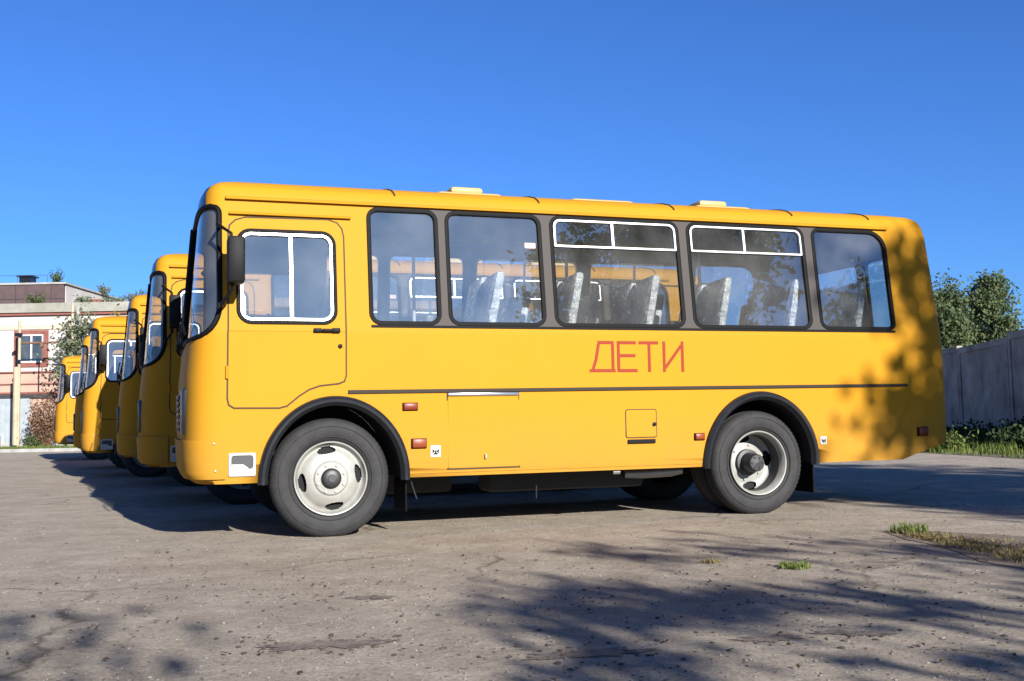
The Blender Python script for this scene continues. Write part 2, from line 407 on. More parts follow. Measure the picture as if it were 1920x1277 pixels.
def make_shell():
    def solid(off, zrows, mi, flip):
        vs = []; fs = []; N = None
        for z, zz in zrows:
            P = front_pts(zz, off)[::-1]            # far -> near
            Q = rear_pts(zz, off)[::-1]             # near -> far
            ring = P+[(p, yn(zz)-off) for p in (.2, 1.2, 2.4, 3.6, 4.8) if True]+Q+[(p, WID-yn(zz)+off) for p in (4.8, 3.6, 2.4, 1.2, .2)]
            xs0 = P[-1][0]; xs1 = Q[0][0]
            ring = [(min(max(x, -9), 9), y) for x, y in ring]
            N = len(ring)
            # keep straight-side points between the corners when the roof rows shrink
            ring2 = []
            for k, (x, y) in enumerate(ring):
                if len(P) <= k < len(P)+5:
                    x = xs0+(xs1-xs0)*(k-len(P)+1)/6
                if k >= len(P)+5+len(Q):
                    x = xs1+(xs0-xs1)*(k-(len(P)+5+len(Q))+1)/6
                ring2.append((x, y))
            vs += [(x, y, z) for x, y in ring2]
        R_ = len(zrows)
        for r in range(R_-1):
            for k in range(N): fs.append((r*N+k, r*N+(k+1) % N, (r+1)*N+(k+1) % N, (r+1)*N+k))
        fs.append(tuple(range(N))[::-1]); fs.append(tuple((R_-1)*N+k for k in range(N)))
        if flip: fs = [f[::-1] for f in fs]
        return vs, fs
    outer = [.42, .46, .50, .56, .75, 1.0, 1.2, 1.45, 1.50, 1.54, 1.8, 2.1, 2.45, 2.52, 2.545, 2.575, 2.60, 2.62, 2.64, 2.655, 2.67, 2.685, 2.70, 2.715, 2.74, 2.75]
    vs, fs = solid(0, [(z, z) for z in outer], 0, False)
    inner = [.74, 1.0, 1.2, 1.45, 1.54, 1.8, 2.1, 2.45, 2.52, 2.575, 2.62, 2.655, 2.685]
    vi, fi = solid(-.045, [(z if z < 2.5 else z-.045, z) for z in inner], 1, True)
    me = bpy.data.meshes.new('body_shell')
    o = len(vs)
    me.from_pydata(vs+vi, [], fs+[[i+o for i in f] for f in fi])
    me.materials.append(MATS['yellow_paint']); me.materials.append(MATS['interior_grey'])
    for k, p in enumerate(me.polygons): p.material_index = 0 if k < len(fs) else 1; p.use_smooth = True
    ob = bpy.data.objects.new('body_shell', me); col.objects.link(ob)
    cut = MB()
    for i in range(5): prism_y(cut, win_outline(i), -.5, WID+.5)
    prism_y(cut, DOOR_WIN, -.5, WID+.5)
    zs = [1.47+(.24)*k/10 for k in range(11)]+[1.9, 2.2]+[2.395+.06*k/6 for k in range(7)]
    ws = [(-2, 1.47)]+[(ws_max(z), z) for z in zs]+[(-2, 2.455)]
    prism_y(cut, ws, -.5, WID+.5)
    for c in (ARCH_F, ARCH_R):
        prism_y(cut, arch_outline(c, .520, .585), -.5, .56); prism_y(cut, arch_outline(c, .520, .585), WID-.56, WID+.5)
    for y0, y1 in ((.30, 1.14), (1.26, 2.10)):
        oz = rrect(y0, y1, 1.62, 2.38, .09); n = len(oz)
        cut.add([(5.40, y, z) for y, z in oz]+[(6.2, y, z) for y, z in oz], [tuple(range(n)), tuple(range(n, 2*n))[::-1]]+[(i, (i+1) % n, n+(i+1) % n, n+i) for i in range(n)])
    wedge = [(5.06, .30), (6.2, .30), (6.2, .62), (5.60, .56), (5.36, .505), (5.10, .422)]
    prism_y(cut, wedge, -.5, WID+.5)
    co = cut.build('cutter', 'yellow_paint')
    md = ob.modifiers.new('b', 'BOOLEAN'); md.operation = 'DIFFERENCE'; md.solver = 'EXACT'; md.object = co
    wn = ob.modifiers.new('w', 'WEIGHTED_NORMAL'); wn.keep_sharp = True; wn.weight = 80
    bpy.context.view_layer.update()
    dg = bpy.context.evaluated_depsgraph_get()
    m2 = bpy.data.meshes.new_from_object(ob.evaluated_get(dg), preserve_all_data_layers=True, depsgraph=dg)
    ob.modifiers.clear()
    # sharp edges, then weighted normals once more
    m2.set_sharp_from_angle(angle=R(35))
    ob.data = m2; bpy.data.objects.remove(co)
    wn = ob.modifiers.new('w', 'WEIGHTED_NORMAL'); wn.keep_sharp = True; wn.weight = 80
    bpy.context.view_layer.update(); dg = bpy.context.evaluated_depsgraph_get()
    m3 = bpy.data.meshes.new_from_object(ob.evaluated_get(dg), preserve_all_data_layers=True, depsgraph=dg)
    ob.modifiers.clear(); ob.data = m3
    return ob

def ring(mb, outline, far, w_out, w_in, o0, o1):
    """rubber frame lying on the body side round an outline"""
    A = offset_poly(outline, w_out); B = offset_poly(outline, (w_out-w_in)/2); C = offset_poly(outline, -w_in); n = len(outline)
    rows = [[side(u, z, o0, far) for u, z in A], [side(u, z, o1*.8, far) for u, z in offset_poly(outline, w_out*.8)], [side(u, z, o1, far) for u, z in B], [side(u, z, o1*.6, far) for u, z in offset_poly(outline, -w_in*.9)], [side(u, z, -.02, far) for u, z in C]]
    vs = sum(rows, []); fs = []
    for r in range(len(rows)-1):
        for k in range(n): fs.append((r*n+k, r*n+(k+1) % n, (r+1)*n+(k+1) % n, (r+1)*n+k))
    mb.add(vs, fs)
def plate(mb, outer, holes=(), off=.004, back=-.004, far=False):
    loops = [list(outer)]+[list(h) for h in holes]
    tri = tessellate_polygon([[Vector((u, z, 0)) for u, z in L] for L in loops])
    flat = [p for L in loops for p in L]
    mb.add([side(u, z, off, far) for u, z in flat], [tuple(t) for t in tri])
    for L in loops:
        n = len(L)
        mb.add([side(u, z, off, far) for u, z in L]+[side(u, z, back, far) for u, z in L], [(i, (i+1) % n, n+(i+1) % n, n+i) for i in range(n)])
def plate_ring(mb, outer, inner, off, back, far=False):
    n = len(outer)
    rows = [[side(u, z, back, far) for u, z in outer], [side(u, z, off, far) for u, z in outer], [side(u, z, off, far) for u, z in inner], [side(u, z, back, far) for u, z in inner]]
    mb.add(sum(rows, []), [(q*n+k, q*n+(k+1) % n, (q+1)*n+(k+1) % n, (q+1)*n+k) for q in range(3) for k in range(n)])
def line_strip(mb, P, wdt, off=.0015):
    """narrow dark joint along an open path on the near side"""
    for a, b in zip(P, P[1:]):
        a, b = Vector(a), Vector(b); d = (b-a).normalized(); q = Vector((d.y, -d.x))*wdt/2; e = d*wdt/2
        mb.add([side(*(a-e+q), off), side(*(b+e+q), off), side(*(b+e-q), off), side(*(a-e-q), off)], [(0, 1, 2, 3)])

def make_wheel(name, parent, rear, loc, far):
    w = empty(name, parent, loc, pi if far else 0)
    H = .42
    prof = [(.075, .262), (.058, .272), (.036, .292), (.024, .325), (.022, .352), (.027, .380), (.040, .402), (.055, .413), (.075, .419), (.115, .421), (.119, .411), (.127, .411), (.131, .421), (.175, .419), (.198, .412), (.214, .400), (.226, .375), (.230, .345), (.224, .305), (.205, .272), (.18, .262)]
    def rm(j, k): return (-.007 if (k % 2) else 0) if j in (6, 7, 14, 15) else (-.003 if (k % 2 and j == 8) else 0)
    prof = [(y, r if r < .275 else .272+(r-.272)*1.165) for y, r in prof]
    def tyre(dy):
        t = MB(); t.lathe_y([(y+dy, r) for y, r in prof], 144, rmod=rm)
        # raised bands and lettering ridges on the sidewall
        for r0 in (.304, .383): t.lathe_y([(dy+.030 if r0 < .31 else dy+.0215, r0), (dy+.0235 if r0 < .31 else dy+.0195, r0+.003), (dy+.024 if r0 < .31 else dy+.022, r0+.007)], 96)
        # flatten the contact patch
        t.v = [(x, y, max(z, -.432)) for x, y, z in t.v]
        return t
    t = tyre(0)
    t.build('tyre', 'tyre_rubber', w, True, (0, 0, 0))
    if rear: tyre(.26).build('tyre', 'tyre_rubber', w, True, (0, 0, 0))
    rim = MB()
    slots = [R(8), R(98), R(188), R(278)]
    def refine(P, j0, j1, n):
        out = list(P[:j0])
        L = P[j0:j1+1]
        for k in range(n):
            f = k/n*(len(L)-1); i = min(len(L)-2, int(f)); a, b = L[i], L[i+1]; out.append((a[0]+(b[0]-a[0])*(f-i), a[1]+(b[1]-a[1])*(f-i)))
        return out+list(P[j1:])
    def hole(j0, hw):
        def f(j, th):
            for k, h in enumerate(hw):
                if j == j0+k:
                    for s_ in slots:
                        if abs((th-s_+pi) % (2*pi)-pi) < h: return True
            return False
        return f
    if not rear:
        pr = [(.07, .258), (.045, .268), (.034, .275), (.029, .272), (.031, .264), (.042, .258), (.058, .254), (.070, .246), (.078, .238), (.074, .226), (.066, .216), (.057, .205), (.050, .194), (.045, .183), (.040, .165), (.036, .150), (.036, .130), (.024, .118), (.023, .08), (.023, .05)]
        rim.lathe_y(refine(pr, 8, 13, 10), 360, skip=hole(8, [R(20)*math.sqrt(max(0, 1-((k+.5)/5-1)**2))*(1-.12*k/10) for k in range(10)]))
    else:
        pr = [(.07, .258), (.045, .268), (.034, .275), (.029, .272), (.031, .264), (.042, .258), (.060, .248), (.10, .242), (.225, .240), (.236, .226), (.240, .212), (.243, .200), (.244, .188), (.242, .172), (.234, .150), (.228, .128), (.226, .09)]
        rim.lathe_y(pr[:8], 120); rim.lathe_y(refine(pr[8:], 0, 5, 10), 360, skip=hole(0, [R(20)*math.sqrt(max(0, 1-((k+.5)/5-1)**2))*(1-.12*k/10) for k in range(10)]))
        ba = MB(); ba.lathe_y(pr[7:9], 96); ba.build('rim_barrel', 'rim_shade', w, True)
    rim.build('rim', 'rim_white', w, True)
    hb = MB()
    if not rear:
        hb.lathe_y([(.03, .075), (.012, .075), (.006, .068), (-.012, .064), (-.018, .055), (-.02, .02), (-.02, .001)], 40)
        hb.lathe_y([(-.018, .03), (-.026, .027), (-.026, .001)], 12)
    else:
        hb.lathe_y([(.23, .115), (.195, .112), (.190, .085), (.10, .078), (.065, .074), (.056, .066), (.054, .03), (.05, .001)], 40)
        for k in range(6):
            a = k*pi/3; hb.lathe_y([(.056, .009), (.046, .009), (.046, .001)], 6, .05*math.cos(a), 0, .05*math.sin(a))
    hb.build('hub', 'hub_black', w, True)
    dr = MB(); dr.lathe_y([(.10 if not rear else .27, .24), (.10 if not rear else .27, .02)], 40)
    dr.lathe_y([(.10 if not rear else .27, .24), (.30, .25)], 40)
    dr.build('brake_drum', 'liner_black', w)
    nb = 8 if not rear else 6
    for k in range(nb):
        a = 2*pi*k/nb+.35; q = MB(); r = .103 if not rear else .148
        y1 = .026 if not rear else .236
        q.lathe_y([(y1, .011), (y1-.014, .011), (y1-.014, .0005)], 6, r*math.cos(a), 0, r*math.sin(a))
        q.build('wheel_bolt', 'steel', w)
    return w

def make_bus():
    bus = empty('parked_bus')
    # ---------------- shell
    sh = make_shell(); sh.parent = bus; sh.name = 'body'
    # rain gutter running the length of the roof
    mb = MB(); n = 0
    def gutter(u0, u1, z, off, h, far=False):
        P = []
        steps = 12
        for k in range(steps+1):
            u = u0+(u1-u0)*k/steps
            P.append([side(u, z-h/2, -.002, far), side(u, z-h*.5, off, far), side(u, z+h*.15, off*1.15, far), side(u, z+h*.5, off*.3, far), side(u, z+h*.5, -.004, far)])
        vs = sum(P, []); fs = []
        for k in range(steps):
            for j in range(4): fs.append((k*5+j, k*5+j+1, (k+1)*5+j+1, (k+1)*5+j))
        fs += [(0, 1, 2, 3, 4), tuple(steps*5+j for j in (4, 3, 2, 1, 0))]
        mb.add(vs, fs)
    gutter(-.76, 5.10, 2.521, .030, .026); gutter(-.76, 5.10, 2.521, .030, .026, True)
    mb.build('rain_gutter', 'yellow_paint', bus, True)
    mb = MB(); gutter(-.735, .165, 2.404, .028, .020); mb.build('door_gutter', 'yellow_paint', bus, True)
    # black panel across the brow, above the windshield
    for nm, z0, z1, um, of, m in (('brow_panel', 2.462, 2.655, -.895, .004, 'black_panel'),):
        mb = MB(); vs, fs = nose_strip(z0, z1, lambda z: max(um, lerp_tab(T_XF, z)+.035), None, of, zs=[2.462, 2.48, 2.50, 2.52, 2.545, 2.575, 2.60, 2.62, 2.64]); mb.add(vs, fs); mb.build(nm, m, bus, True)
    # ---------------- windshield
    zs = [1.47+.24*(1-math.cos(pi/2*k/8)) for k in range(9)]+[1.85, 2.0, 2.15, 2.3]+[2.395+.06*k/5 for k in range(6)]
    mb = MB(); vs, fs = nose_strip(1.47, 2.455, ws_max, None, -.010, zs=zs); mb.add(vs, fs)
    gk = MB()
    M = 45; rows = len(zs)
    edge = [vs[r*M] for r in range(rows)]+[vs[(rows-1)*M+k] for k in range(1, M)]+[vs[r*M+M-1] for r in range(rows-2, -1, -1)]+[vs[k] for k in range(M-2, 0, -1)]
    edge = [Vector(p)+Vector((-.004 if True else 0, (-.008 if p[1] < WID/2 else .008), 0)) for p in edge]
    gk.tube(edge+[edge[0]], .021, 8, cap=False)
    wsd = gk.build('windshield', 'black_rubber', bus, True)
    mb.build('pane', 'windshield_glass', wsd, True)
    mb = MB(); mb.tube([(lerp_tab(T_XF, z)-.002, WID/2, z) for z in (1.46, 1.7, 2.0, 2.3, 2.46)], .028, 8); mb.build('center_pillar', 'black_rubber', wsd, True)
    for y0 in (.72, 1.55):
        mb = MB(); xf = lerp_tab(T_XF, 1.45)
        mb.tube([(xf-.015, y0, 1.44), (xf-.045, y0+.02, 1.48), (xf-.04, y0-.42, 1.60)], [.011, .009, .007], 6)
        mb.tube([(xf-.012, y0-.62, 1.50), (xf-.028, y0-.42, 1.60), (xf-.012, y0-.16, 1.74)], .008, 5)
        mb.build('wiper', 'black_plastic', bus, True)
    # ---------------- side windows
    for far in (False, True):
        for i in range(5):
            ol = win_outline(i); mb = MB(); ring(mb, ol, far, .020, .016, -.002, .012)
            wo = mb.build('window', 'black_rubber', bus, True)
            pb = MB(); pb.add([side(u, z, -.012, far) for u, z in offset_poly(ol, -.004)], [tuple(range(len(ol)))]); pb.build('pane', 'bus_glass', wo)
            if i in (2, 3):
                a, b = WINS[i]; zb = 2.238; fr = MB()
                o2 = rrect(a+.018, b-.018, zb, WZ1-.014, (.01, .01, .06, .06)); i2 = rrect(a+.032, b-.032, zb+.014, WZ1-.028, (.008, .008, .05, .05))
                plate_ring(fr, o2, i2, .010, -.012, far)
                mid = (a+b)/2-.03; plate(fr, [(mid-.010, zb+.012), (mid+.010, zb+.012), (mid+.010, WZ1-.027), (mid-.010, WZ1-.027)], (), .0115, -.012, far)
                fr.build('sliding_vent_frame', 'aluminium', wo)
    for i in range(4):
        A, C = win_outline(i), win_outline(i+1); ra, rc = .09, .09
        P = [(WINS[i][1]-ra, 1.565)]+A[7:21]+[(WINS[i][1]-ra, 2.502), (WINS[i+1][0]+rc, 2.502)]+C[21:28]+C[0:7]+[(WINS[i+1][0]+rc, 1.565)]
        for far in (False, True):
            mb = MB(); plate(mb, P[::-1], (), .0035, -.003, far); mb.build('window_pillar', 'pillar_grey', bus)
    mb = MB(); plate(mb, [(.30, 1.556), (5.06, 1.556), (5.06, 1.575), (.30, 1.575)], (), .006, -.003); mb.build('belt_seal', 'black_rubber', bus)
    # small printed sticker on the second window
    mb = MB(); plate(mb, rrect(1.572, 1.664, 2.218, 2.262, .006, 2), (), -.009, -.011); mb.build('window_sticker', 'sticker_pink', bus)
    # rear glass
    for y0, y1 in ((.30, 1.14), (1.26, 2.10)):
        oz = rrect(y0, y1, 1.62, 2.38, .09)
        def rx(z): return lerp_tab(T_XR, z)-.03
        mb = MB(); P = [Vector((rx(z)+.012-(.035*(abs(y-1.2)/1.1)**3), y, z)) for y, z in oz]; mb.tube(P+[P[0]], .022, 6, cap=False); wo = mb.build('rear_window', 'black_rubber', bus, True)
        pb = MB(); pb.add([(rx(z), y, z) for y, z in oz], [tuple(range(len(oz)))]); pb.build('pane', 'bus_glass', wo)
    # ---------------- driver's door
    seam = MB(); dlow = [(-.752, 1.03), (-.742, .985), (-.705, .962), (-.385, .958), (-.33, .972), (-.24, 1.045), (-.17, 1.09), (-.09, 1.118), (.05, 1.133), (.092, 1.15), (.106, 1.19)]
    dmid = [(.108, 1.50), (.108, 1.54)]; dmid2 = [(-.745, 1.54), (-.748, 1.50)]
    dup = [(.108, 2.25), (.095, 2.315), (.06, 2.36), (-.01, 2.382), (-.62, 2.375), (-.69, 2.352), (-.732, 2.31), (-.742, 2.25)]
    line_strip(seam, dlow+dmid+dup+dmid2+[dlow[0]], .011, .0055)
    dr = MB(); zc = 1.515
    lo = [(p[0], p[1]) for p in dlow]+[(.108, zc), (-.748, zc)]
    lo = offset_poly(lo, -.006); plate(dr, lo, (), .004, -.002)
    hi = [(-.748, zc), (.108, zc)]+dup; hi = offset_poly(hi, -.006)
    hi = [(u, max(z, zc-.005)) for u, z in hi]; plate(dr, hi, [offset_poly(DOOR_WIN, .002)[::-1]], .004, -.002)
    d = dr.build('driver_door', 'yellow_paint', bus)
    seam.build('door_gap', 'seam_dark', d)
    mb = MB(); ring(mb, DOOR_WIN, False, .024, .010, .002, .014); dw = mb.build('door_window', 'black_rubber', d, True)
    fr = MB(); plate_ring(fr, offset_poly(DOOR_WIN, -.008), offset_poly(DOOR_WIN, -.026), .012, -.012)
    plate(fr, [(-.303, 1.615), (-.279, 1.615), (-.279, 2.245), (-.303, 2.245)], (), .013, -.012); fr.build('aluminium_frame', 'aluminium', d)
    pb = MB(); pb.add([side(u, z, -.010) for u, z in DOOR_WIN], [tuple(range(len(DOOR_WIN)))]); pb.build('pane', 'bus_glass', d)
    mb = MB(); ring(mb, DOOR_WIN, True, .024, .012, .002, .014); fwd = mb.build('window', 'black_rubber', bus, True)
    pb = MB(); pb.add([side(u, z, -.010, True) for u, z in DOOR_WIN], [tuple(range(len(DOOR_WIN)))]); pb.build('pane', 'bus_glass', fwd)
    hd = MB(); hd.bbox(-.135, -.075, -.022, .0, 1.512, 1.545, .006); hd.bbox(-.075, .01, -.034, -.016, 1.516, 1.541, .008); hd.bbox(.0, .062, -.026, .0, 1.510, 1.547, .008)
    hd.build('handle', 'black_plastic', d, True)
    mb = MB(); mb.lathe_y([(.0, .017), (-.010, .017), (-.012, .012), (-.012, .001)], 16, .062, 0, 1.412); mb.build('lock', 'black_plastic', d, True)
    for z in (1.22, 2.02):
        mb = MB(); mb.tube([(-.755, -.010, z-.045), (-.755, -.010, z+.045)], .011, 8); mb.build('hinge', 'yellow_paint', d, True)
    # vertical joint at the nose
    # ---------------- side trim, hatches, lamps
    mb = MB(); plate(mb, [(.120, 1.058), (5.155, 1.072), (5.155, 1.096), (.120, 1.084)], (), .014, -.002); mb.build('side_moulding', 'moulding_dark', bus)
    mb = MB(); plate(mb, [(.587, .447), (3.07, .447), (3.07, .460), (.587, .460)], (), .006, -.002); mb.build('sill_lip', 'yellow_paint', bus)
    sm = MB(); line_strip(sm, [(.882, 1.05), (.882, .475)], .009); line_strip(sm, [(1.464, 1.05), (1.464, .475)], .009); line_strip(sm, [(.882, .472), (1.464, .472)], .012)
    h = MB(); plate(h, rrect(.888, 1.458, .479, 1.046, .012, 3), (), .006, -.002); hh = h.build('luggage_hatch', 'yellow_paint', bus)
    sm.build('hatch_gap', 'seam_dark', hh)
    mb = MB(); mb.bbox(.885, 1.462, -.020, .002, 1.030, 1.056, .006); mb.build('hinge_strip', 'chrome', hh, True)
    mb = MB(); mb.bbox(1.176, 1.190, -.016, -.004, .545, .582, .003); mb.build('latch', 'steel', hh)
    sm = MB(); o = rrect(2.378, 2.655, .676, .905, .02, 3); line_strip(sm, o+[o[0]], .007)
    h = MB(); plate(h, offset_poly(o, -.005), (), .004, -.002); hh = h.build('filler_flap', 'yellow_paint', bus); sm.build('flap_gap', 'seam_dark', hh)
    mb = MB(); mb.lathe_y([(-.004, .016), (-.016, .016), (-.018, .001)], 14, 2.632, 0, .783); mb.build('lock', 'black_plastic', hh, True)
    mb = MB(); mb.bbox(2.392, 2.640, -.012, .002, .628, .662, .005); mb.build('vent_slot', 'black_plastic', bus)
    def lamp(u, z, wd, ht, m, nm='side_lamp'):
        mb = MB(); mb.bbox(u-wd/2, u+wd/2, -.028, .004, z-ht/2, z+ht/2, .009); l = mb.build(nm, m, bus, True)
        mb = MB(); mb.bbox(u-wd/2-.006, u+wd/2+.006, -.010, .003, z-ht/2-.006, z+ht/2+.004, .004); mb.build('lamp_base', 'black_plastic', l)
    lamp(.590, .955, .108, .052, 'red_lens'); lamp(.655, .676, .108, .066, 'amber_lens'); lamp(3.045, .672, .085, .050, 'amber_lens'); lamp(5.300, .668, .10, .072, 'red_lens', 'rear_marker_lamp')
    def stick(u, z, s):
        mb = MB(); plate(mb, rrect(u-s, u+s, z-s*1.1, z+s*1.1, .006, 2), (), .0055, -.001); st = mb.build('notice_sticker', 'sticker_white', bus)
        mb = MB(); q = s*.62
        for a in ([(u-q, z+q*.75), (u-q*.25, z), (u-q, z-q*.75)], [(u+q, z+q*.75), (u+q, z-q*.75), (u+q*.25, z)], [(u-q*.8, z-q), (u+q*.8, z-q), (u+q*.55, z-q*.55), (u-q*.55, z-q*.55)], [(u-q*.22, z-q*.6), (u+q*.22, z-q*.6), (u+q*.22, z+q*.25), (u-q*.22, z+q*.25)]):
            plate(mb, a, (), .0075, .004)
        mb.build('pictogram', 'black_plastic', st)
    stick(.785, .613, .040); stick(4.255, .612, .032)
    # lettering
    mb = MB(); zb, zt, s = 1.210, 1.464, .026
    def bar(a, b, w=s):
        a, b = Vector(a), Vector(b); dd = (b-a).normalized(); q = Vector((dd.y, -dd.x))*w/2
        plate(mb, [tuple(a+q), tuple(b+q), tuple(b-q), tuple(a-q)], (), .0022+.0006*random.random(), .0)
    bar((2.146, zt-s/2), (2.290, zt-s/2)); bar((2.155, zt-s), (2.128, 1.30)); bar((2.129, 1.31), (2.104, zb+s)); bar((2.279, zt-s), (2.279, zb+s)); bar((2.072, zb+s/2), (2.302, zb+s/2))
    bar((2.330, zt), (2.330, zb)); bar((2.341, zt-s/2), (2.488, zt-s/2)); bar((2.341, 1.345), (2.482, 1.345)); bar((2.341, zb+s/2), (2.498, zb+s/2))
    bar((2.512, zt-s/2), (2.690, zt-s/2)); bar((2.606, zt-s), (2.606, zb))
    bar((2.742, zt), (2.742, zb)); bar((2.911, zt), (2.911, zb)); bar((2.752, zb+.035), (2.901, zt-.035))
    mb.build('lettering', 'letter_red', bus)
    # front bumper and step
    mb = MB(); vs, fs = nose_strip(.47, .735, -.765, -.765, .018, zs=[.455, .475, .50, .60, .70, .722, .735]); mb.add(vs, fs)
    vs2, fs2 = nose_strip(.72, .735, -.765, -.765, 0, zs=[.735, .7352]); 
    n_ = 45; top = vs[6*n_:7*n_]; inn = vs2[:n_]; mb.add(top+inn, [(k, k+1, n_+k+1, n_+k) for k in range(n_-1)])
    ends = [vs[r*n_] for r in range(7)]; mb.add(ends+[(x, .012, z) for x, y, z in ends], [(r, r+1, 8+r, 7+r) for r in range(6)])
    bum = mb.build('front_bumper', 'yellow_paint', bus, True)
    for u, z in ((-.845, .722-.012), (-.835, .515)):
        mb = MB(); y = front_pts(z, .018, 60)
        yy = min(y, key=lambda p: abs(p[0]-u) if p[1] < 1 else 9)[1]
        mb.lathe_y([(yy+.002, .008), (yy-.006, .007), (yy-.007, .001)], 8, u, 0, z); mb.build('screw', 'steel', bum)
    mb = MB(); plate(mb, rrect(-.742, -.553, .472, .640, .012, 3), [rrect(-.724, -.570, .525, .622, .02, 3)[::-1]], .012, -.002); st = mb.build('foot_step', 'step_white', bus)
    mb = MB(); plate(mb, rrect(-.722, -.572, .527, .620, .018, 3), (), .003, -.002); mb.build('step_recess', 'dash_grey', st)
    mb = MB(); mb.add([(-.722, -.006, .528), (-.600, -.006, .528), (-.64, -.006, .558), (-.722, -.006, .560)], [(0, 1, 2, 3)]); mb.build('tread_plate', 'step_white', st)
    # headlamps and grille on the nose
    xf = lerp_tab(T_XF, .95)
    for yc in (.42, WID-.42):
        mb = MB(); mb.bbox(xf-.004, xf+.10, yc-.20, yc+.20, .775, 1.115, .02); hl = mb.build('headlamp', 'black_panel', bus, True)
        for z in (1.035, .865):
            q = MB()
            vs = []; 
            for k in range(24):
                a = 2*pi*k/24; vs.append((xf-.007, yc+.075*math.cos(a), z+.075*math.sin(a)))
            vs.append((xf-.009, yc, z)); q.add(vs, [(k, (k+1) % 24, 24) for k in range(24)]); q.build('lens', 'lamp_glass', hl, True)
    mb = MB()
    for k in range(6): mb.box(xf-.012, xf+.02, .70, 1.70, .80+k*.05, .825+k*.05)
    mb.build('grille', 'black_plastic', bus)
    # wheel arches
    for c, far in ((ARCH_F, False), (ARCH_R, False), (ARCH_F, True), (ARCH_R, True)):
        mb = MB(); prof = [(-.006, -.004), (.012, -.030), (.020, -.044), (.040, -.046), (.060, -.030), (.068, .004)]
        m = len(prof); vs = []; N = 40
        for k in range(N+1):
            t = pi*k/N
            for dr_, dy in prof:
                x = c+(.497+dr_)*math.cos(t); z = .425+(.552+dr_)*math.sin(t)
                if k == 0 or k == N: z = .405
                y = yn(max(.45, z))+dy; vs.append((x, WID-y if far else y, z))
        mb.add(vs, [(k*m+j, k*m+j+1, (k+1)*m+j+1, (k+1)*m+j) for k in range(N) for j in range(m-1)])
        fl = mb.build('arch_flare', 'flare_rubber', bus, True)
        lb = MB(); vs = []
        for k in range(29):
            t = pi*k/28
            for y in (.0, .55): vs.append((c+.505*math.cos(t), WID-y if far else y, .42+.572*math.sin(t)))
        lb.add(vs, [(2*k, 2*k+1, 2*k+3, 2*k+2) for k in range(28)])
        back = arch_outline(c, .505, .572, .40); lb.add([(x, WID-.552 if far else .552, z) for x, z in back], [tuple(range(len(back)))])
        lb.build('wheel_well', 'liner_black', fl)
    # wheels
    make_wheel('wheel', bus, False, (0, .042, .432), False); make_wheel('wheel', bus, False, (0, WID-.042, .432), True)
    make_wheel('wheel', bus, True, (3.655, .05, .432), False); make_wheel('wheel', bus, True, (3.655, WID-.05, .432), True)
    for u in (.56, 4.175):
        for y in (.06, WID-.06-.40):
            mb = MB(); mb.bbox(u, u+.012, y, y+.40, .16, .60, .004); mb.build('mudflap', 'black_rubber', bus)
    # underside
    mb = MB()
    for y in (.72, 1.60): mb.box(-.9, 5.4, y, y+.08, .40, .62)
    for u in (-.6, .8, 1.6, 2.4, 3.0, 4.4, 5.2): mb.box(u, u+.08, .70, 1.70, .43, .55)
    mb.build('chassis_frame', 'chassis', bus)
    for u, r in ((0, .06), (3.655, .08)):
        mb = MB(); mb.tube([(u, .3, .40), (u, WID-.3, .40)], r, 10)
        if u > 1: mb.lathe_y([(-.16, .03), (-.12, .15), (0, .19), (.12, .15), (.16, .03)], 20, u, 1.2, .40)
        mb.build('axle', 'chassis', bus, True)
    mb = MB(); mb.tube([(.3, 1.2, .44), (3.4, 1.2, .42)], .05, 8); mb.build('drive_shaft', 'chassis', bus, True)
    for nm, bx in (('light_block_center', (.35, 1.15, .85, 1.55, .24, .70)), ('light_block_near', (1.35, 2.75, .45, .80, .25, .60)), ('light_block_far', (2.45, 3.05, 1.55, 2.15, .22, .62))):  # boxes added under the floor to block light and the view through
        mb = MB(); mb.bbox(*bx, .04); mb.build(nm, 'chassis', bus, True)
    mb = MB(); mb.bbox(1.75, 2.35, 1.75, 2.30, .30, .62, .05); mb.build('fuel_tank', 'chassis', bus, True)
    mb = MB(); mb.tube([(2.55, .42, .36), (2.70, .38, .36), (2.92, .30, .37), (3.02, .28, .38)], [.035, .04, .04, .03], 10); mb.build('exhaust_pipe', 'steel', bus, True)
    mb = MB(); mb.tube([(2.90, .34, .38), (2.90, .34, .46)], .010, 6); mb.tube([(2.28, .06, .40), (2.34, .06, .40)], .018, 6); mb.build('pipe_hanger', 'steel', bus, True)
    mb = MB(); mb.tube([(1.700, .30, .45), (1.704, .295, .33), (1.702, .30, .20)], .005, 5); mb.build('hanging_cable', 'chassis', bus); mb = MB(); mb.tube([(.60, .10, .44), (.63, .11, .34), (.66, .11, .25)], .005, 5); mb.build('hanging_cable', 'chassis', bus)
    # roof hatches and seams
    for (u0, u1, a, b, h) in ((1.05, 1.66, 1.20, 1.50, .085), (2.30, 2.94, None, None, 0), (3.56, 4.17, 3.65, 3.95, .085)):
        mb = MB(); mb.bbox(u0, u1, .86, 1.54, 2.70, 2.832, .045); rh = mb.build('roof_hatch', 'roof_hatch_cream', bus, True)
        if a:
            q = MB(); q.bbox(a, b, .95, 1.45, 2.825, 2.825+h*.82, .032); q.build('vent_cap', 'roof_hatch_cream', rh, True)
    for u in (.52, 1.72, 2.95, 4.12, 4.93):
        mb = MB(); rows = [2.60, 2.62, 2.64, 2.655, 2.67, 2.685, 2.70, 2.715, 2.74]
        P = [side(u-.01*k*.4, z, .004) for k, z in enumerate(rows)]+[side(u-.01*k*.4, z, .004, True) for k, z in list(enumerate(rows))[::-1]]
        P = [Vector(p)+Vector((0, 0, .002)) for p in P]
        mb.tube(P, .007, 6); mb.build('roof_seam', 'seam_dark', bus, True)
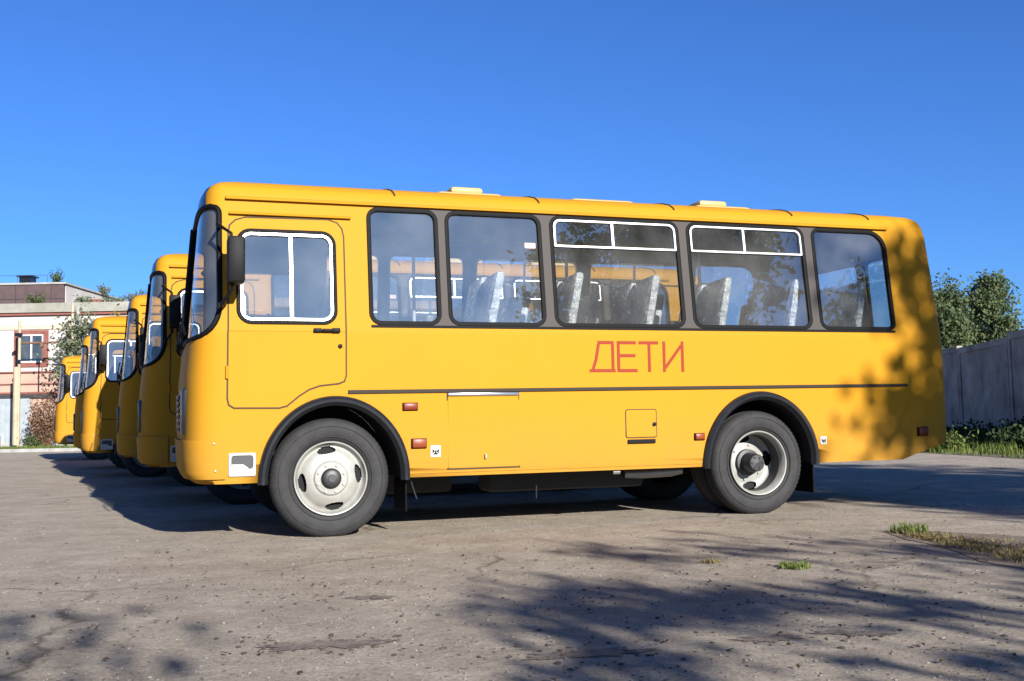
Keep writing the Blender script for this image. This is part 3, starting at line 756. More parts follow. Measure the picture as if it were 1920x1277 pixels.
    # mirrors
    for far in (False, True):
        def my(y): return WID-y if far else y
        mb = MB(); mb.bbox(-.765, -.650, *(sorted((my(-.28), my(-.10)))), 1.84, 2.17, .014); mi = mb.build('mirror', 'black_plastic', bus, True)
        q = MB(); q.tube([(-.80, my(.03), 2.30), (-.83, my(-.10), 2.28), (-.74, my(-.20), 2.20), (-.73, my(-.20), 1.80), (-.80, my(-.12), 1.70), (-.79, my(.01), 1.69)], .013, 8); q.build('mirror_arm', 'black_plastic', mi, True)
        q = MB(); a, b = sorted((my(-.265), my(-.115))); q.add([(-.648, a, 1.86), (-.648, b, 1.86), (-.648, b, 2.15), (-.648, a, 2.15)], [(0, 1, 2, 3)]); q.build('mirror_glass', 'chrome', mi)
    # ---------------- inside
    mb = MB(); mb.box(-.70, 5.5, .60, WID-.60, .742, .752); mb.build('floor', 'interior_floor', bus)
    mb = MB(); vs, fs = nose_strip(1.0, 1.42, -.70, -.70, -.06, zs=[.80, 1.1, 1.36, 1.42]); mb.add(vs, fs)
    n_ = 45; top = vs[3*n_:]; mb.add(top+[(-.60, y, 1.43) for x, y, z in top], [(k, k+1, n_+k+1, n_+k) for k in range(n_-1)])
    mb.bbox(-.72, -.58, .15, 1.0, 1.25, 1.46, .03); mb.build('dashboard', 'dash_grey', bus, True)
    mb = MB(); P = []
    for k in range(25):
        a = 2*pi*k/24; P.append((-.46+.06*math.sin(a), .62+.215*math.cos(a), 1.50+.20*math.sin(a)))
    mb.tube(P, .015, 6, cap=False); mb.tube([(-.46, .62, 1.50), (-.62, .62, 1.38)], .02, 6); mb.tube([P[0], P[12]], .012, 6); mb.build('steering_wheel', 'black_plastic', bus, True)
    mb = MB(); mb.bbox(-.55, .05, 1.02, 1.66, .75, 1.22, .08); mb.build('engine_cover', 'dash_grey', bus, True)
    def seat_proto():
        s_ = empty('seat', bus)
        c = MB(); c.bbox(-.44, 0, -.20, .20, 1.14, 1.25, .04); c.build('cushion', 'plastic_wrap', s_, True)
        bk = MB(); bk.bbox(-.045, .045, -.205, .205, 0, .80, .04)
        bk.v = [(x+z*.20+.015*math.sin(z*9+y*13), y+.008*math.sin(z*17+x*30), z+1.24+.012*math.sin(y*21)) for x, y, z in bk.v]
        bk.build('backrest', 'plastic_wrap', s_, True)
        fr_ = MB(); fr_.tube([(-.38, -.17, 1.04), (-.38, -.17, 1.15)], .016, 6); fr_.tube([(-.04, -.17, 1.04), (-.04, -.17, 1.15)], .016, 6); fr_.tube([(-.38, .17, 1.04), (-.38, .17, 1.15)], .016, 6); fr_.tube([(-.04, .17, 1.04), (-.04, .17, 1.15)], .016, 6)
        fr_.build('seat_frame', 'dash_grey', s_)
        return s_
    s0 = seat_proto(); spots = []
    for k in range(6):
        u = 1.24+.695*k
        spots += [(u, .34, 0), (u, .77, 0)]
        if k > 0: spots += [(u, WID-.34, 0), (u, WID-.77, 0)]
    spots += [(-.02, .60, 0)]
    for i, (x, y, a) in enumerate(spots):
        s_ = s0 if i == 0 else copy_tree(s0, bus); s_.location = (x, y, random.uniform(-.01, .01)); s_.rotation_euler = (0, 0, random.uniform(-.03, .03))
    mb = MB(); mb.bbox(.24, .27, .10, .95, 1.04, 1.55, .01); mb.build('partition', 'dash_grey', bus)
    for u, y in ((.26, .95), (1.0, 1.55), (2.3, 1.02), (3.66, 1.02)):
        mb = MB(); mb.tube([(u, y, .75), (u, y, 2.6)], .016, 8); mb.build('grab_pole', 'aluminium', bus, True)
    mb = MB(); mb.tube([(.3, .98, 2.42), (5.1, .98, 2.42)], .014, 6); mb.tube([(.3, 1.42, 2.42), (5.1, 1.42, 2.42)], .014, 6); mb.build('hand_rail', 'pole_yellow', bus)
    return bus

bus = make_bus()
G = 'yellow buses parked side by side in a row'
BUS_SPOTS = [(0, 0, 'nearest yellow bus with red Cyrillic lettering along its sunlit side'),
             (3.62, -.35, 'yellow bus parked directly behind the nearest one, mostly in its shade'),
             (7.39, -.68, 'shaded yellow bus third in the row, only a narrow strip showing'),
             (10.64, -1.34, 'yellow bus fourth in the row with its whole lower front corner sunlit'),
             (14.53, -1.72, 'yellow bus fifth in the row, mostly windshield showing behind the fourth'),
             (21.36, -2.64, 'farthest and smallest yellow bus at the left end of the row')]
for i, (lat, al, lab) in enumerate(BUS_SPOTS):
    o = bus if i == 0 else copy_tree(bus)
    o.location = W2(al, lat); o.rotation_euler = (0, 0, YAW+(0, .004, -.003, .003, 0, .002)[i])
    tag(o, lab, 'bus', G)

# ================================================================== LEFT BUILDING
mat('plaster_white', (.56, .50, .47), rough=.9, var=.10, vscale=1.5)
mat('plaster_salmon', (.47, .31, .235), rough=.9, var=.12, vscale=1.5)
mat('brick_red_trim', (.24, .08, .06), rough=.85, var=.2, vscale=4)
mat('cream_trim', (.55, .46, .34), rough=.85, var=.1)
mat('roof_brown', (.085, .05, .05), rough=.7, var=.25, vscale=2)
mat('fascia_pale', (.52, .48, .44), rough=.85, var=.14, vscale=1.2)
mat('parapet_mossy', (.38, .365, .33), rough=.95, col2=(.22, .22, .16), vscale=1.3)
mat('door_metal_blue', (.33, .37, .39), rough=.6, var=.12, vscale=3)
mat('window_white', (.78, .78, .78), rough=.5)
mat('dark_opening', (.03, .03, .035), rough=.8)
mat('gas_pipe_yellow', (.40, .34, .22), rough=.6, var=.15)
mat('rust', (.17, .085, .05), rough=.9, var=.35, vscale=6)
bld = empty('house', None, (-26, 48, 0))
tag(bld, 'pink and white two-storey building with red window surrounds at far left', 'building')
def bpart(name, m, f, parent=bld, sm=False):
    mb = MB(); f(mb); return mb.build(name, m, parent, sm)
# local x = world x + 26, y depth
bpart('upper_wall', 'plaster_white', lambda m: m.box(-14, 10, 0, 10, 3.42, 6.02))
bpart('lower_wall', 'plaster_salmon', lambda m: m.box(-14, 10, .02, 10, 0, 3.36))
bpart('string_course', 'brick_red_trim', lambda m: (m.box(-14.02, 10.02, -.07, 1, 3.36, 3.42), m.box(-14.02, 10.02, -.045, 1, 2.40, 2.48), m.box(-14.02, 10.02, -.035, 1, 2.82, 2.87)))
bpart('cornice', 'brick_red_trim', lambda m: (m.box(-14.05, 10.05, -.14, 1, 5.98, 6.10),))
bpart('cream_band', 'cream_trim', lambda m: m.box(-14.02, 10.02, -.05, 1, 5.34, 5.52))
bpart('parapet', 'parapet_mossy', lambda m: m.box(-14.1, 10.1, -.22, 10.1, 6.10, 6.52))
bpart('plinth', 'concrete_pale', lambda m: m.box(-14.03, 10.03, -.06, 1, 0, .25))
for k in range(9):
    x0 = -8.35+k*2.37-.08
    x0 = x0+.05
    if x0 > 8.6: continue
    def fr(m, x0=x0):
        m.box(x0-.22, x0+1.12+.22, -.06, .1, 3.62, 3.82); m.box(x0-.22, x0+1.12+.22, -.06, .1, 5.12, 5.30)
        m.box(x0-.22, x0, -.062, .1, 3.82, 5.12); m.box(x0+1.12, x0+1.34, -.062, .1, 3.82, 5.12)
    wn_ = bpart('window', 'brick_red_trim', fr)
    bpart('sash', 'window_white', lambda m: (m.box(x0, x0+.07, -.03, .03, 3.82, 5.12), m.box(x0+1.05, x0+1.12, -.03, .03, 3.82, 5.12), m.box(x0+.07, x0+1.05, -.03, .03, 3.82, 3.89), m.box(x0+.07, x0+1.05, -.03, .03, 5.05, 5.12), m.box(x0+.53, x0+.60, -.032, .03, 3.89, 5.05)), wn_)
    bpart('pane', 'house_glass', lambda m: m.box(x0+.07, x0+1.05, -.012, -.006, 3.89, 5.05), wn_)
    bpart('curtain', 'window_white', lambda m: (m.box(x0+.08, x0+.36, -.004, -.002, 3.89, 5.05),), wn_)
for x0 in (-8.4, -3.4, 2.62):
    d_ = bpart('garage_door', 'door_metal_blue', lambda m: m.box(x0, x0+1.42, -.05, .0, .04, 2.20))
    bpart('door_leaf_ridge', 'door_metal_blue', lambda m: [m.box(x0+.06+.21*k, x0+.12+.21*k, -.075, -.05, .10, 2.12) for k in range(7)], d_)
    bpart('lintel', 'dark_opening', lambda m: m.box(x0-.25, x0+3.2, -.085, .0, 2.205, 2.36))
    bpart('dark_doorway', 'dark_opening', lambda m: m.box(x0-1.1, x0-.12, -.02, .01, .04, 2.2))
    bpart('concrete_block', 'concrete_pale', lambda m: m.box(x0-.35, x0+.12, -.45, -.07, 0, .5))
# upper set-back block
bpart('upper_block', 'roof_brown', lambda m: m.box(-14, 4.62, 2.0, 2.15, 6.52, 7.68))
bpart('brown_sheet_joint', 'dark_opening', lambda m: [m.box(-14, 4.6, 1.985, 2.0, z, z+.03) for z in (6.98,)]+[m.box(-13+1.7*k, -12.97+1.7*k, 1.987, 2.0, 6.52, 7.66) for k in range(11)])
bpart('side_gable', 'fascia_pale', lambda m: m.box(-14, 4.66, 2.152, 13, 6.50, 7.66))
bpart('roof_slab', 'concrete_pale', lambda m: m.box(-14.1, 4.74, 1.94, 13.1, 7.685, 7.77))
bpart('railing', 'pillar_grey', lambda m: [m.tube([(-13.8, 2.5, 8.2), (3.6, 2.5, 8.2)], .012, 5)]+[m.tube([(-13.8+1.45*k, 2.5, 7.7), (-13.8+1.45*k, 2.5, 8.2)], .012, 5) for k in range(13)])
bpart('roof_vent', 'black_panel', lambda m: (m.box(2.2, 2.75, 2.6, 3.2, 7.77, 8.15), m.box(2.1, 2.85, 2.5, 3.3, 8.15, 8.22)))
bpart('chimney', 'brick_red_trim', lambda m: (m.box(8.35, 8.85, 1.0, 1.5, 6.5, 6.95), m.box(6.15, 6.75, 1.0, 1.5, 6.5, 6.80)))
gp = MB(); gp.tube([(-21.86, 46.6, 0), (-21.86, 46.6, 5.6)], .065, 10); gp.tube([(-21.98, 46.6, 3.55), (-21.98, 46.6, 2.4), (-21.98, 46.6, .1)], .13, 10)
gpo = gp.build('gas_pipe', 'gas_pipe_yellow', None, True); tag(gpo, 'yellowish upright gas pipe standing before the building at the left edge', 'pipe')
q = MB(); q.tube([(-21.9, 46.62, 4.60), (-20.2, 46.62, 4.62)], .05, 8); q.tube([(-20.85, 46.62, 4.6), (-20.85, 46.62, 3.1)], .03, 8); q.tube([(-20.85, 46.55, 4.60), (-20.85, 46.55, 4.42)], .09, 8); q.build('cross_pipe', 'rust', gpo, True)
q = MB(); q.box(-21.96, -21.76, 46.44, 46.54, 3.72, 3.86); q.box(-22.0, -21.7, 46.43, 46.55, 4.9, 5.05); q.build('bracket', 'black_panel', gpo)
yp = MB(); yp.tube([(-19.35, 46.2, 0), (-19.35, 46.2, 6.3)], .06, 8); ypo = yp.build('pole', 'gas_pipe_yellow', None, True); tag(ypo, 'thin yellow pole beside the leafy tree at the building corner', 'pole')
dp = MB(); dp.tube([(-19.75, 47.72, .1), (-19.75, 47.72, 6.2), (-19.75, 47.9, 6.35)], .09, 8); dp.build('drain_pipe', 'concrete_pale', bld, True).location = (26, -48, 0)

# ================================================================== CONCRETE FENCE, RIGHT
fence = empty('concrete_fence', None, (11.33, 24.0, 0)); tag(fence, 'tall dark concrete panel fence in shade behind the bus on the right', 'fence')
fd = Vector((.64, 4.9, 0)).normalized(); fn = Vector((fd.y, -fd.x, 0))
def fpt(s_, d_, z): p = fd*s_+fn*d_; return (p.x, p.y, z)
for k in range(-1, 12):
    s0, s1 = k*3.96+.02, k*3.96+3.94; top = 2.50+(.06 if k % 2 else 0)+(.03 if k == -1 else 0)
    mb = MB()
    def fbox(a, b, d0, d1, z0, z1):
        v = [fpt(x, y, z) for x in (a, b) for y in (d0, d1) for z in (z0, z1)]
        mb.add(v, [(0, 1, 3, 2), (4, 6, 7, 5), (0, 4, 5, 1), (2, 3, 7, 6), (0, 2, 6, 4), (1, 5, 7, 3)])
    fbox(s0, s1, 0, .12, 0, top)
    fbox(s0+.0, s1, -.03, -.001, 0, .28); fbox(s0, s1, -.03, -.001, top-.16, top-.002); fbox(s0, s0+.16, -.031, -.001, .281, top-.161); fbox(s1-.16, s1, -.031, -.001, .281, top-.161)
    mb.build('panel', 'concrete_dark', fence)
for k in range(-1, 13):
    mb = MB(); s0 = k*3.96
    v = [fpt(x, y, z) for x in (s0-.016, s0+.016) for y in (.02, .16) for z in (0, 2.45)]
    mb.add(v, [(0, 1, 3, 2), (4, 6, 7, 5), (0, 4, 5, 1), (2, 3, 7, 6), (0, 2, 6, 4), (1, 5, 7, 3)]); mb.build('post', 'concrete_dark', fence)

# ================================================================== VEGETATION
def leaf_mat(name, c1, c2):
    m = bpy.data.materials.new(name); m.use_nodes = True; t = m.node_tree; t.nodes.clear()
    out = nn(t, 'ShaderNodeOutputMaterial'); mx = nn(t, 'ShaderNodeMixShader'); mx.inputs[0].default_value = .35
    pb = nn(t, 'ShaderNodeBsdfPrincipled'); pb.inputs['Roughness'].default_value = .6; pb.inputs['Specular IOR Level'].default_value = .15
    tl = nn(t, 'ShaderNodeBsdfTranslucent')
    tc = nn(t, 'ShaderNodeTexCoord'); n1 = nn(t, 'ShaderNodeTexNoise'); n1.inputs['Scale'].default_value = 1.7; n1.inputs['Detail'].default_value = 6; n1.inputs['Roughness'].default_value = .75
    t.links.new(tc.outputs['Object'], n1.inputs['Vector'])
    cr = nn(t, 'ShaderNodeValToRGB'); cr.color_ramp.elements[0].position = .33; cr.color_ramp.elements[1].position = .67
    cr.color_ramp.elements[0].color = (*c1, 1); cr.color_ramp.elements[1].color = (*c2, 1)
    t.links.new(n1.outputs['Fac'], cr.inputs[0]); t.links.new(cr.outputs[0], pb.inputs['Base Color']); t.links.new(cr.outputs[0], tl.inputs['Color'])
    t.links.new(pb.outputs[0], mx.inputs[1]); t.links.new(tl.outputs[0], mx.inputs[2]); t.links.new(mx.outputs[0], out.inputs[0])
    MATS[name] = m
leaf_mat('leaf_green', (.035, .06, .018), (.10, .13, .04))
leaf_mat('leaf_grey_green', (.075, .10, .06), (.20, .22, .13))
leaf_mat('leaf_mid', (.045, .07, .03), (.13, .16, .07))
leaf_mat('leaf_yellowing', (.10, .12, .03), (.26, .22, .07))
leaf_mat('leaf_dark', (.018, .035, .012), (.05, .075, .025))
leaf_mat('dry_twig', (.10, .055, .035), (.22, .13, .08))
leaf_mat('grass_green', (.06, .10, .02), (.17, .20, .05))
leaf_mat('grass_dry', (.16, .13, .05), (.30, .24, .11))
mat('bark', (.07, .055, .045), rough=.95, var=.4, vscale=6, bump=.6, bscale=18)

def leaf_quad(mb, p, s, rng, flat=0.0):
    d = Vector((rng.gauss(0, 1), rng.gauss(0, 1), rng.gauss(0, 1)*(1-flat))).normalized(); e = d.orthogonal().normalized()
    e = (e*math.cos(rng.uniform(0, 6.3))+d.cross(e)*math.sin(rng.uniform(0, 6.3))).normalized(); n = d.cross(e)
    a = s*rng.uniform(.7, 1.3); b = a*.55
    mb.v += [tuple(p-d*a), tuple(p+e*b+n*b*.2), tuple(p+d*a), tuple(p-e*b+n*b*.2)]
    k = len(mb.v); mb.f.append([k-4, k-3, k-2, k-1]); mb.mi.append(0)
def make_tree(name, label, loc, h, rx, ry, zc, rz, clumps, per, leaf, lm, seed, cat='tree', group=None, clr=.55, trunk_r=.16, shell=.35):
    rng = random.Random(seed); t = empty(name, None, loc); tag(t, label, cat, group)
    tr = MB(); lean = Vector((rng.uniform(-.3, .3), rng.uniform(-.3, .3), 0))
    axis = [Vector((0, 0, 0))+lean*(k/6)**1.5+Vector((rng.uniform(-.06, .06), rng.uniform(-.06, .06), h*.86*k/6)) for k in range(7)]
    tr.tube(axis, [trunk_r*(1-.86*k/6)+.012 for k in range(7)], 8)
    cs = []
    for k in range(clumps):
        while True:
            x, y, z = rng.uniform(-1, 1), rng.uniform(-1, 1), rng.uniform(-1, 1); q = x*x+y*y+z*z
            if q < 1 and q > shell*rng.random(): break
        s_ = 1-.25*max(0, z)
        c = Vector((x*rx*s_, y*ry*s_, zc+z*rz))+lean
        cs.append(c)
        if k % 2 == 0 or k < 40:
            zf = max(.18*h, min(.84*h, c.z-math.hypot(c.x, c.y)*.55)); f = zf/(h*.86)*6; i = min(5, int(f)); b = axis[i]+(axis[i+1]-axis[i])*(f-i)
            m_ = (b+c)/2+Vector((rng.uniform(-.15, .15), rng.uniform(-.15, .15), -.12*(c-b).length*.5))
            r0 = max(.014, trunk_r*.42*(1-f/7)); tr.tube([b, m_, c], [r0, r0*.6, .008], 5, cap=False)
    tr.build('trunk', 'bark', t, True)
    cr = MB()
    for c in cs:
        sx = clr*rng.uniform(.6, 1.35)
        for j in range(int(per*rng.uniform(.6, 1.4))):
            leaf_quad(cr, c+Vector((rng.gauss(0, sx), rng.gauss(0, sx), rng.gauss(0, sx*.7))), leaf, rng)
    cr_o = MB.build; me = bpy.data.meshes.new('crown'); me.from_pydata(cr.v, [], cr.f); me.materials.append(MATS[lm])
    o = bpy.data.objects.new('crown', me); col.objects.link(o); o.parent = t
    return t
# trees seen over the fence
TG = 'trees beyond the concrete fence'
make_tree('tree', 'rounded dark green tree over the fence, nearest to the bus', (18.65, 45, 0), 6.4, .75, 1.2, 4.2, 2.2, 90, 120, .085, 'leaf_mid', 11, group=TG, clr=.30)
make_tree('tree', 'taller grey-green tree over the fence beside the right edge', (21.75, 47.5, 0), 7.2, .95, 1.3, 4.5, 2.5, 120, 115, .085, 'leaf_mid', 12, group=TG, clr=.30)
make_tree('tree', 'low bushy tree filling the gap behind the two over the fence', (21.8, 52, 0), 4.6, 2.2, 1.6, 2.6, 1.7, 60, 80, .10, 'leaf_grey_green', 13, group=TG, clr=.4)
make_tree('tree', 'low green treetop at the right edge just over the fence', (23.6, 47.0, 0), 4.7, 1.2, 1.2, 3.2, 1.3, 34, 70, .085, 'leaf_grey_green', 14, group=TG, clr=.3)
# trees across the yard whose shadows fall on the asphalt and the bus
SG = 'yard trees casting shadow'
def stree(label, u, v, h, rx, zc, rz, clumps, per, seed, leaf=.085, clr=.5, lm='leaf_green', tr=.16):
    make_tree('tree', label, W2(u, v), h, rx, rx, zc, rz, clumps, per, leaf, lm, seed, group=SG, clr=clr, trunk_r=tr)
stree('tall leafy tree shading the rear corner of the nearest bus', 10.75, -15.0, 10.8, 3.2, 7.7, 3.3, 140, 150, 21, leaf=.11, clr=.30)
stree('broad leafy tree shading the fence and right of the yard', 17.6, -14.0, 8.4, 3.6, 5.2, 3.1, 170, 170, 22, leaf=.12, clr=.36)
stree('big leafy tree farther along shading the fence foot', 25.0, -12.0, 8.6, 4.2, 5.2, 3.2, 190, 170, 23, leaf=.12, clr=.38)
stree('sparse young tree throwing streaked shadows across the foreground asphalt', 3.5, -15.5, 5.8, 2.8, 4.4, 1.2, 60, 90, 24, clr=.20, tr=.08)
stree('thin young tree throwing streaks at the lower left of the yard', -.1, -15.2, 5.4, 1.2, 4.55, .7, 6, 35, 25, clr=.22, tr=.06)

def tuft(mb, p, n, hmin, hmax, spread, rng, wdt=.006, lean=.5):
    for k in range(n):
        a = rng.uniform(0, 2*pi); r = spread*math.sqrt(rng.random()); b = Vector((p[0]+r*math.cos(a), p[1]+r*math.sin(a), p[2] if len(p) > 2 else 0))
        h = rng.uniform(hmin, hmax); d = rng.uniform(0, 2*pi); l = lean*h*rng.random(); q = Vector((math.cos(d+1.57), math.sin(d+1.57), 0))*wdt
        m_ = b+Vector((math.cos(d)*l*.35, math.sin(d)*l*.35, h*.6)); t_ = b+Vector((math.cos(d)*l, math.sin(d)*l, h))
        k0 = len(mb.v); mb.v += [tuple(b-q), tuple(b+q), tuple(m_+q*.7), tuple(m_-q*.7), tuple(t_)]
        mb.f += [[k0, k0+1, k0+2, k0+3], [k0+3, k0+2, k0+4]]; mb.mi += [0, 0]
def raw(mb, name, m, parent=None):
    me = bpy.data.meshes.new(name); me.from_pydata(mb.v, [], mb.f); me.materials.append(MATS[m]); o = bpy.data.objects.new(name, me); col.objects.link(o); o.parent = parent; return o
rng = random.Random(77)
def in_poly(x, y, P):
    c = False
    for (x1, y1), (x2, y2) in zip(P, P[1:]+P[:1]):
        if (y1 > y) != (y2 > y) and x < (x2-x1)*(y-y1)/(y2-y1)+x1: c = not c
    return c
mb = MB()
for k in range(2600):
    x, y = rng.uniform(8, 13), rng.uniform(13, 40)
    if not in_poly(x, y, vo): continue
    edge = x-8.5
    tuft(mb, (x, y), 9, .06, .16+.25*min(1, edge/2), .16, rng, .010, .7)
tag(raw(mb, 'grass', 'grass_green'), 'green grass growing along the foot of the concrete fence', 'grass', kind='stuff')
def shrub(label, x, y, h, r, n, per, lm, seed, name='shrub', z0=0, leaf=.05, cat='shrub', group=None, clr=.16):
    g_ = random.Random(seed); t = empty(name, None, (x, y, z0)); tag(t, label, cat, group); st = MB(); cr = MB()
    for k in range(n):
        a = g_.uniform(0, 2*pi); rr = r*math.sqrt(g_.random()); hh = h*(.45+.55*g_.random())*(1-.35*(rr/r)**2); c = Vector((rr*math.cos(a), rr*math.sin(a), hh))
        st.tube([(c.x*.2, c.y*.2, 0), (c.x*.6, c.y*.6, hh*.55), tuple(c)], [.014, .010, .004], 4, cap=False)
        for j in range(per):
            f = g_.random()**.6; p = Vector((c.x*(.35+.65*f), c.y*(.35+.65*f), hh*f)); leaf_quad(cr, p+Vector((g_.gauss(0, clr), g_.gauss(0, clr), g_.gauss(0, clr*.6))), leaf, g_)
    st.build('stem', 'bark' if lm != 'dry_twig' else 'dry_twig', t); raw(cr, 'foliage', lm, t); return t
WG = 'weeds along the fence'
shrub('tall dark weed bush against the fence nearest the bus', 10.7, 22.6, 0.71, .8, 26, 60, 'leaf_dark', 31, group=WG, leaf=.055)
shrub('dark weed bush at the right edge before the fence', 10.9, 20.0, 0.65, .9, 26, 60, 'leaf_dark', 32, group=WG, leaf=.055)
shrub('low dark weed bush between the two taller fence weeds', 10.2, 21.2, 0.46, .8, 24, 50, 'leaf_dark', 33, group=WG, leaf=.05)
shrub('dark weeds at the fence foot behind the rear of the bus', 11.1, 25.2, 0.59, .8, 24, 50, 'leaf_dark', 34, group=WG, leaf=.055)
shrub('bright leafy weed sprouting at the sunlit verge edge by the bus rear', 9.0, 21.6, .55, .45, 14, 26, 'grass_green', 35, group=WG, leaf=.045, clr=.10)
shrub('small bright weed near the rear corner of the bus', 8.4, 21.9, .38, .5, 14, 26, 'grass_green', 36, group=WG, leaf=.04, clr=.10)
# tufts in the yard
def tuft_obj(label, x, y, n, h0, h1, sp_, m, seed, wdt=.004):
    mb = MB(); g_ = random.Random(seed); tuft(mb, (0, 0), n, h0, h1, sp_, g_, wdt, 1.1)
    o = raw(mb, 'grass_tuft', m); o.location = (x, y, 0); tag(o, label, 'grass', 'grass tufts in the asphalt'); return o
tuft_obj('lone low green grass tuft on the asphalt in front of the rear wheel', 1.53, 5.88, 170, .015, .045, .085, 'grass_green', 41)
tuft_obj('pale green grass tuft at the head of the dry grass strip', 2.75, 7.45, 210, .03, .09, .13, 'grass_green', 42)
tuft_obj('faint dry grass sprig left of the lone green tuft', 1.12, 6.15, 90, .01, .03, .06, 'grass_dry', 43)
mb = MB(); g_ = random.Random(44)
def strip_pt(g_, w=1.0):
    f = g_.random(); return 2.66+.15*f+(.10+.42*f)*abs(g_.gauss(0, .8))*w, 7.40-2.3*f+g_.gauss(0, .10)
for k in range(420):
    x, y = strip_pt(g_); tuft(mb, (x, y), 9, .008, .04, .05, g_, .003, 1.8)
tag(raw(mb, 'dry_grass', 'grass_dry'), 'strip of dry brownish grass at the right edge of the yard', 'grass', kind='stuff')
mb = MB()
for k in range(1500):
    x, y = strip_pt(g_, 1.3)
    if k % 4 == 0: x, y = g_.uniform(-2.5, 3.2), g_.uniform(3.4, 7.2)
    a = g_.uniform(0, 6.3); s_ = g_.uniform(.006, .017); c_, q_ = math.cos(a)*s_, math.sin(a)*s_; h0, h1, h2 = .006+.008*g_.random(), .006+.014*g_.random(), .006+.014*g_.random()
    k0 = len(mb.v); mb.v += [(x-c_, y-q_, h0), (x+q_*.5, y-c_*.5, h1), (x+c_, y+q_, h2), (x-q_*.5, y+c_*.5, h1)]; mb.f += [[k0, k0+1, k0+2], [k0, k0+2, k0+3]]; mb.mi += [0, 0]
leaf_mat('leaf_litter', (.045, .028, .016), (.13, .085, .045))
tag(raw(mb, 'leaf_litter', 'leaf_litter'), 'small fallen brown leaves lying on the asphalt', 'leaves', kind='stuff')
P = [(2.60, 7.50), (2.85, 7.56), (3.3, 7.2), (3.9, 6.4), (4.2, 5.4), (3.9, 4.6), (3.2, 4.75), (2.82, 5.3), (2.60, 5.95), (2.66, 6.6), (2.58, 7.1)]
Q = []
for (x1, y1), (x2, y2) in zip(P, P[1:]+P[:1]):
    for k in range(14):
        f = k/14; Q.append((x1+(x2-x1)*f+g_.uniform(-.012, .012), y1+(y2-y1)*f+g_.uniform(-.012, .012)))
patch('bare_earth', Q, 'soil', .004)
# left background plants
make_tree('tree', 'small leafy tree against the corner of the pink building', (-19.0, 46.6, 0), 6.0, 1.0, .9, 4.2, 2.0, 46, 60, .085, 'leaf_grey_green', 51, clr=.28, trunk_r=.09)
make_tree('tree', 'yellowing tree partly hidden behind the fourth and fifth buses', (-17.7, 46.9, 0), 5.9, 1.0, .8, 3.9, 1.9, 40, 60, .085, 'leaf_yellowing', 52, clr=.3, trunk_r=.09)
shrub('rusty brown dry bush before the garage door at the left', -20.5, 46.3, 3.0, .75, 46, 34, 'dry_twig', 53, leaf=.06, clr=.10)
shrub('green weed at the foot of the dry brown bush', -20.9, 45.9, .75, .5, 16, 30, 'leaf_green', 54)
RG = 'weeds rooted on the roof'
for lab, x, y, z, h, r, lm, sd_ in (('green weed tuft on the ledge below the brown upper storey', -22.0, 48.6, 6.5, .75, .5, 'leaf_green', 61), ('grassy weed on the brown upper storey near its corner', -21.9, 50.3, 7.75, .8, .35, 'leaf_green', 62),
    ('weed clump on the mossy parapet right of the upper storey', -19.8, 48.5, 6.5, .45, .5, 'leaf_grey_green', 63), ('larger weed clump on the parapet above the fourth bus', -18.3, 48.5, 6.45, .5, .7, 'leaf_grey_green', 64), ('weed clump on the parapet close to the third bus', -17.0, 48.5, 6.45, .75, .5, 'leaf_green', 65), ('wispy weed on the pale side roof edge', -21.3, 54.5, 7.7, .6, .4, 'leaf_grey_green', 66), ('second wispy weed farther along the pale roof edge', -21.3, 58.5, 7.7, .7, .4, 'leaf_grey_green', 67)):
    shrub(lab, x, y, h, r, 12, 22, lm, sd_, 'weed', z, .06, 'weed', RG, .10)
mb = MB(); g_ = random.Random(71)
for k in range(300): tuft(mb, (g_.uniform(-19.6, -15.4), g_.uniform(36.9, 39.5)), 10, .08, .25, .25, g_, .014, .6)
tag(raw(mb, 'grass_strip', 'grass_green'), 'green grass strip behind the kerb at the far end of the row', 'grass', kind='stuff')
mb = MB(); mb.bbox(-18.0, -14.6, 36.55, 36.75, 0, .13, .02); tag(mb.build('kerb', 'concrete_pale'), 'pale concrete kerb edging the far grass strip', 'kerb')

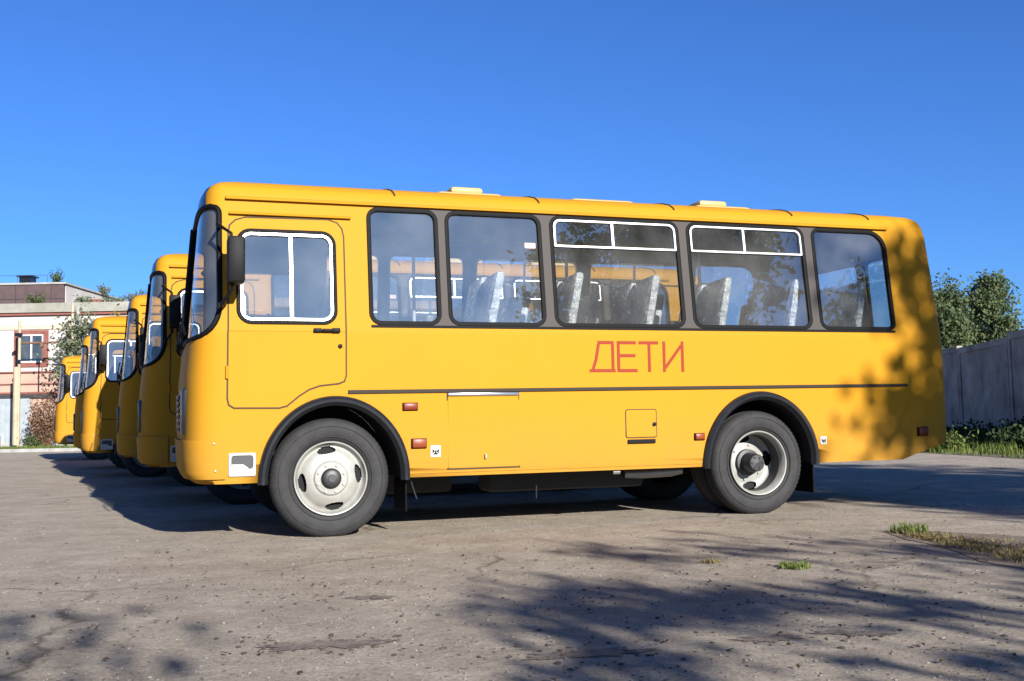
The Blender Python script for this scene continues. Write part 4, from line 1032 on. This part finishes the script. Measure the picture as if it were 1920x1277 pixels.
# ================================================================== LOOSE STUFF ON THE ASPHALT
mat('pebble', (.27, .24, .21), rough=.9, var=.35, vscale=3)
mat('grit', (.11, .09, .075), rough=.95, var=.4, vscale=3)
mat('clod', (.075, .055, .042), rough=.95, var=.4, vscale=20)
def stones(name, n, area, smin, smax, m, seed, label, cat, flat=.6):
    g_ = random.Random(seed); mb = MB(); base = []
    bm = bmesh.new(); bmesh.ops.create_icosphere(bm, subdivisions=1, radius=1); bm.verts.index_update()
    V = [v.co.copy() for v in bm.verts]; F = [[v.index for v in f.verts] for f in bm.faces]; bm.free()
    for k in range(n):
        x, y = area(g_); s_ = smin+(smax-smin)*g_.random()**3.0; a = g_.uniform(0, 6.3); ca, sa = math.cos(a), math.sin(a); st = g_.uniform(.6, 1.5)
        vs = []
        for v in V:
            q = v*s_*g_.uniform(.75, 1.2); X, Y = q.x*st, q.y; vs.append((x+X*ca-Y*sa, y+X*sa+Y*ca, max(-.002, s_*flat*.6+q.z*flat)))
        mb.add(vs, F)
    return tag(raw(mb, name, m), label, cat, kind='stuff')
def yard(g_):
    d = 3.2+7*g_.random()**1.6; return (g_.uniform(-.62, .62)*d, d)
stones('pebbles', 5200, yard, .0015, .0075, 'pebble', 81, 'small pale pebbles strewn over the yard asphalt', 'pebbles')
stones('grit', 5200, yard, .0015, .0085, 'grit', 83, 'fine dark grit strewn over the yard asphalt', 'grit', .45)
def clods(g_):
    cx_, cy_, r = g_.choice([(.1, 4.95, .35), (.25, 3.85, .30), (1.25, 4.12, .35), (-.73, 4.09, .25), (-1.4, 5.4, .35), (-.9, 5.2, .35), (-1.5, 4.3, .4), (.9, 4.3, .4), (1.9, 6.3, .5), (1.4, 4.9, .5), (0, 5.5, 1.6), (0, 4.5, 1.6), (-1, 6.5, 1.5), (-.73, 4.09, .16), (.25, 3.85, .16)])
    return (cx_+g_.gauss(0, r), cy_+g_.gauss(0, r*.45))
stones('earth_crumbs', 900, clods, .0015, .013, 'clod', 82, 'dark crumbs of earth and bark scattered on the asphalt', 'crumbs', .45)
# dark damp earth smears
mat('damp_earth', (.17, .135, .105), rough=.95, var=.4, vscale=14, bump=.6, bscale=60)
for i, (x, y, a, b, r_) in enumerate(((-.73, 4.09, .20, .085, .1), (.25, 3.85, .20, .06, .12), (1.28, 4.12, .12, .05, -.1), (.95, 4.05, .13, .05, .0), (-.70, 5.15, .10, .05, .2))):
    g_ = random.Random(90+i); P = []; ph = [g_.uniform(0, 6.3) for _ in range(6)]
    for k in range(90):
        t = 2*pi*k/90; q = 1+.22*math.sin(2*t+ph[0])+.18*math.sin(5*t+ph[1])+.14*math.sin(9*t+ph[2])+.12*math.sin(17*t+ph[3])+g_.uniform(-.12, .12)
        X, Y = a*q*math.cos(t), b*q*math.sin(t); P.append((x+X*math.cos(r_)-Y*math.sin(r_), y+X*math.sin(r_)+Y*math.cos(r_)))
    patch('earth_patch', P, 'damp_earth', .004)
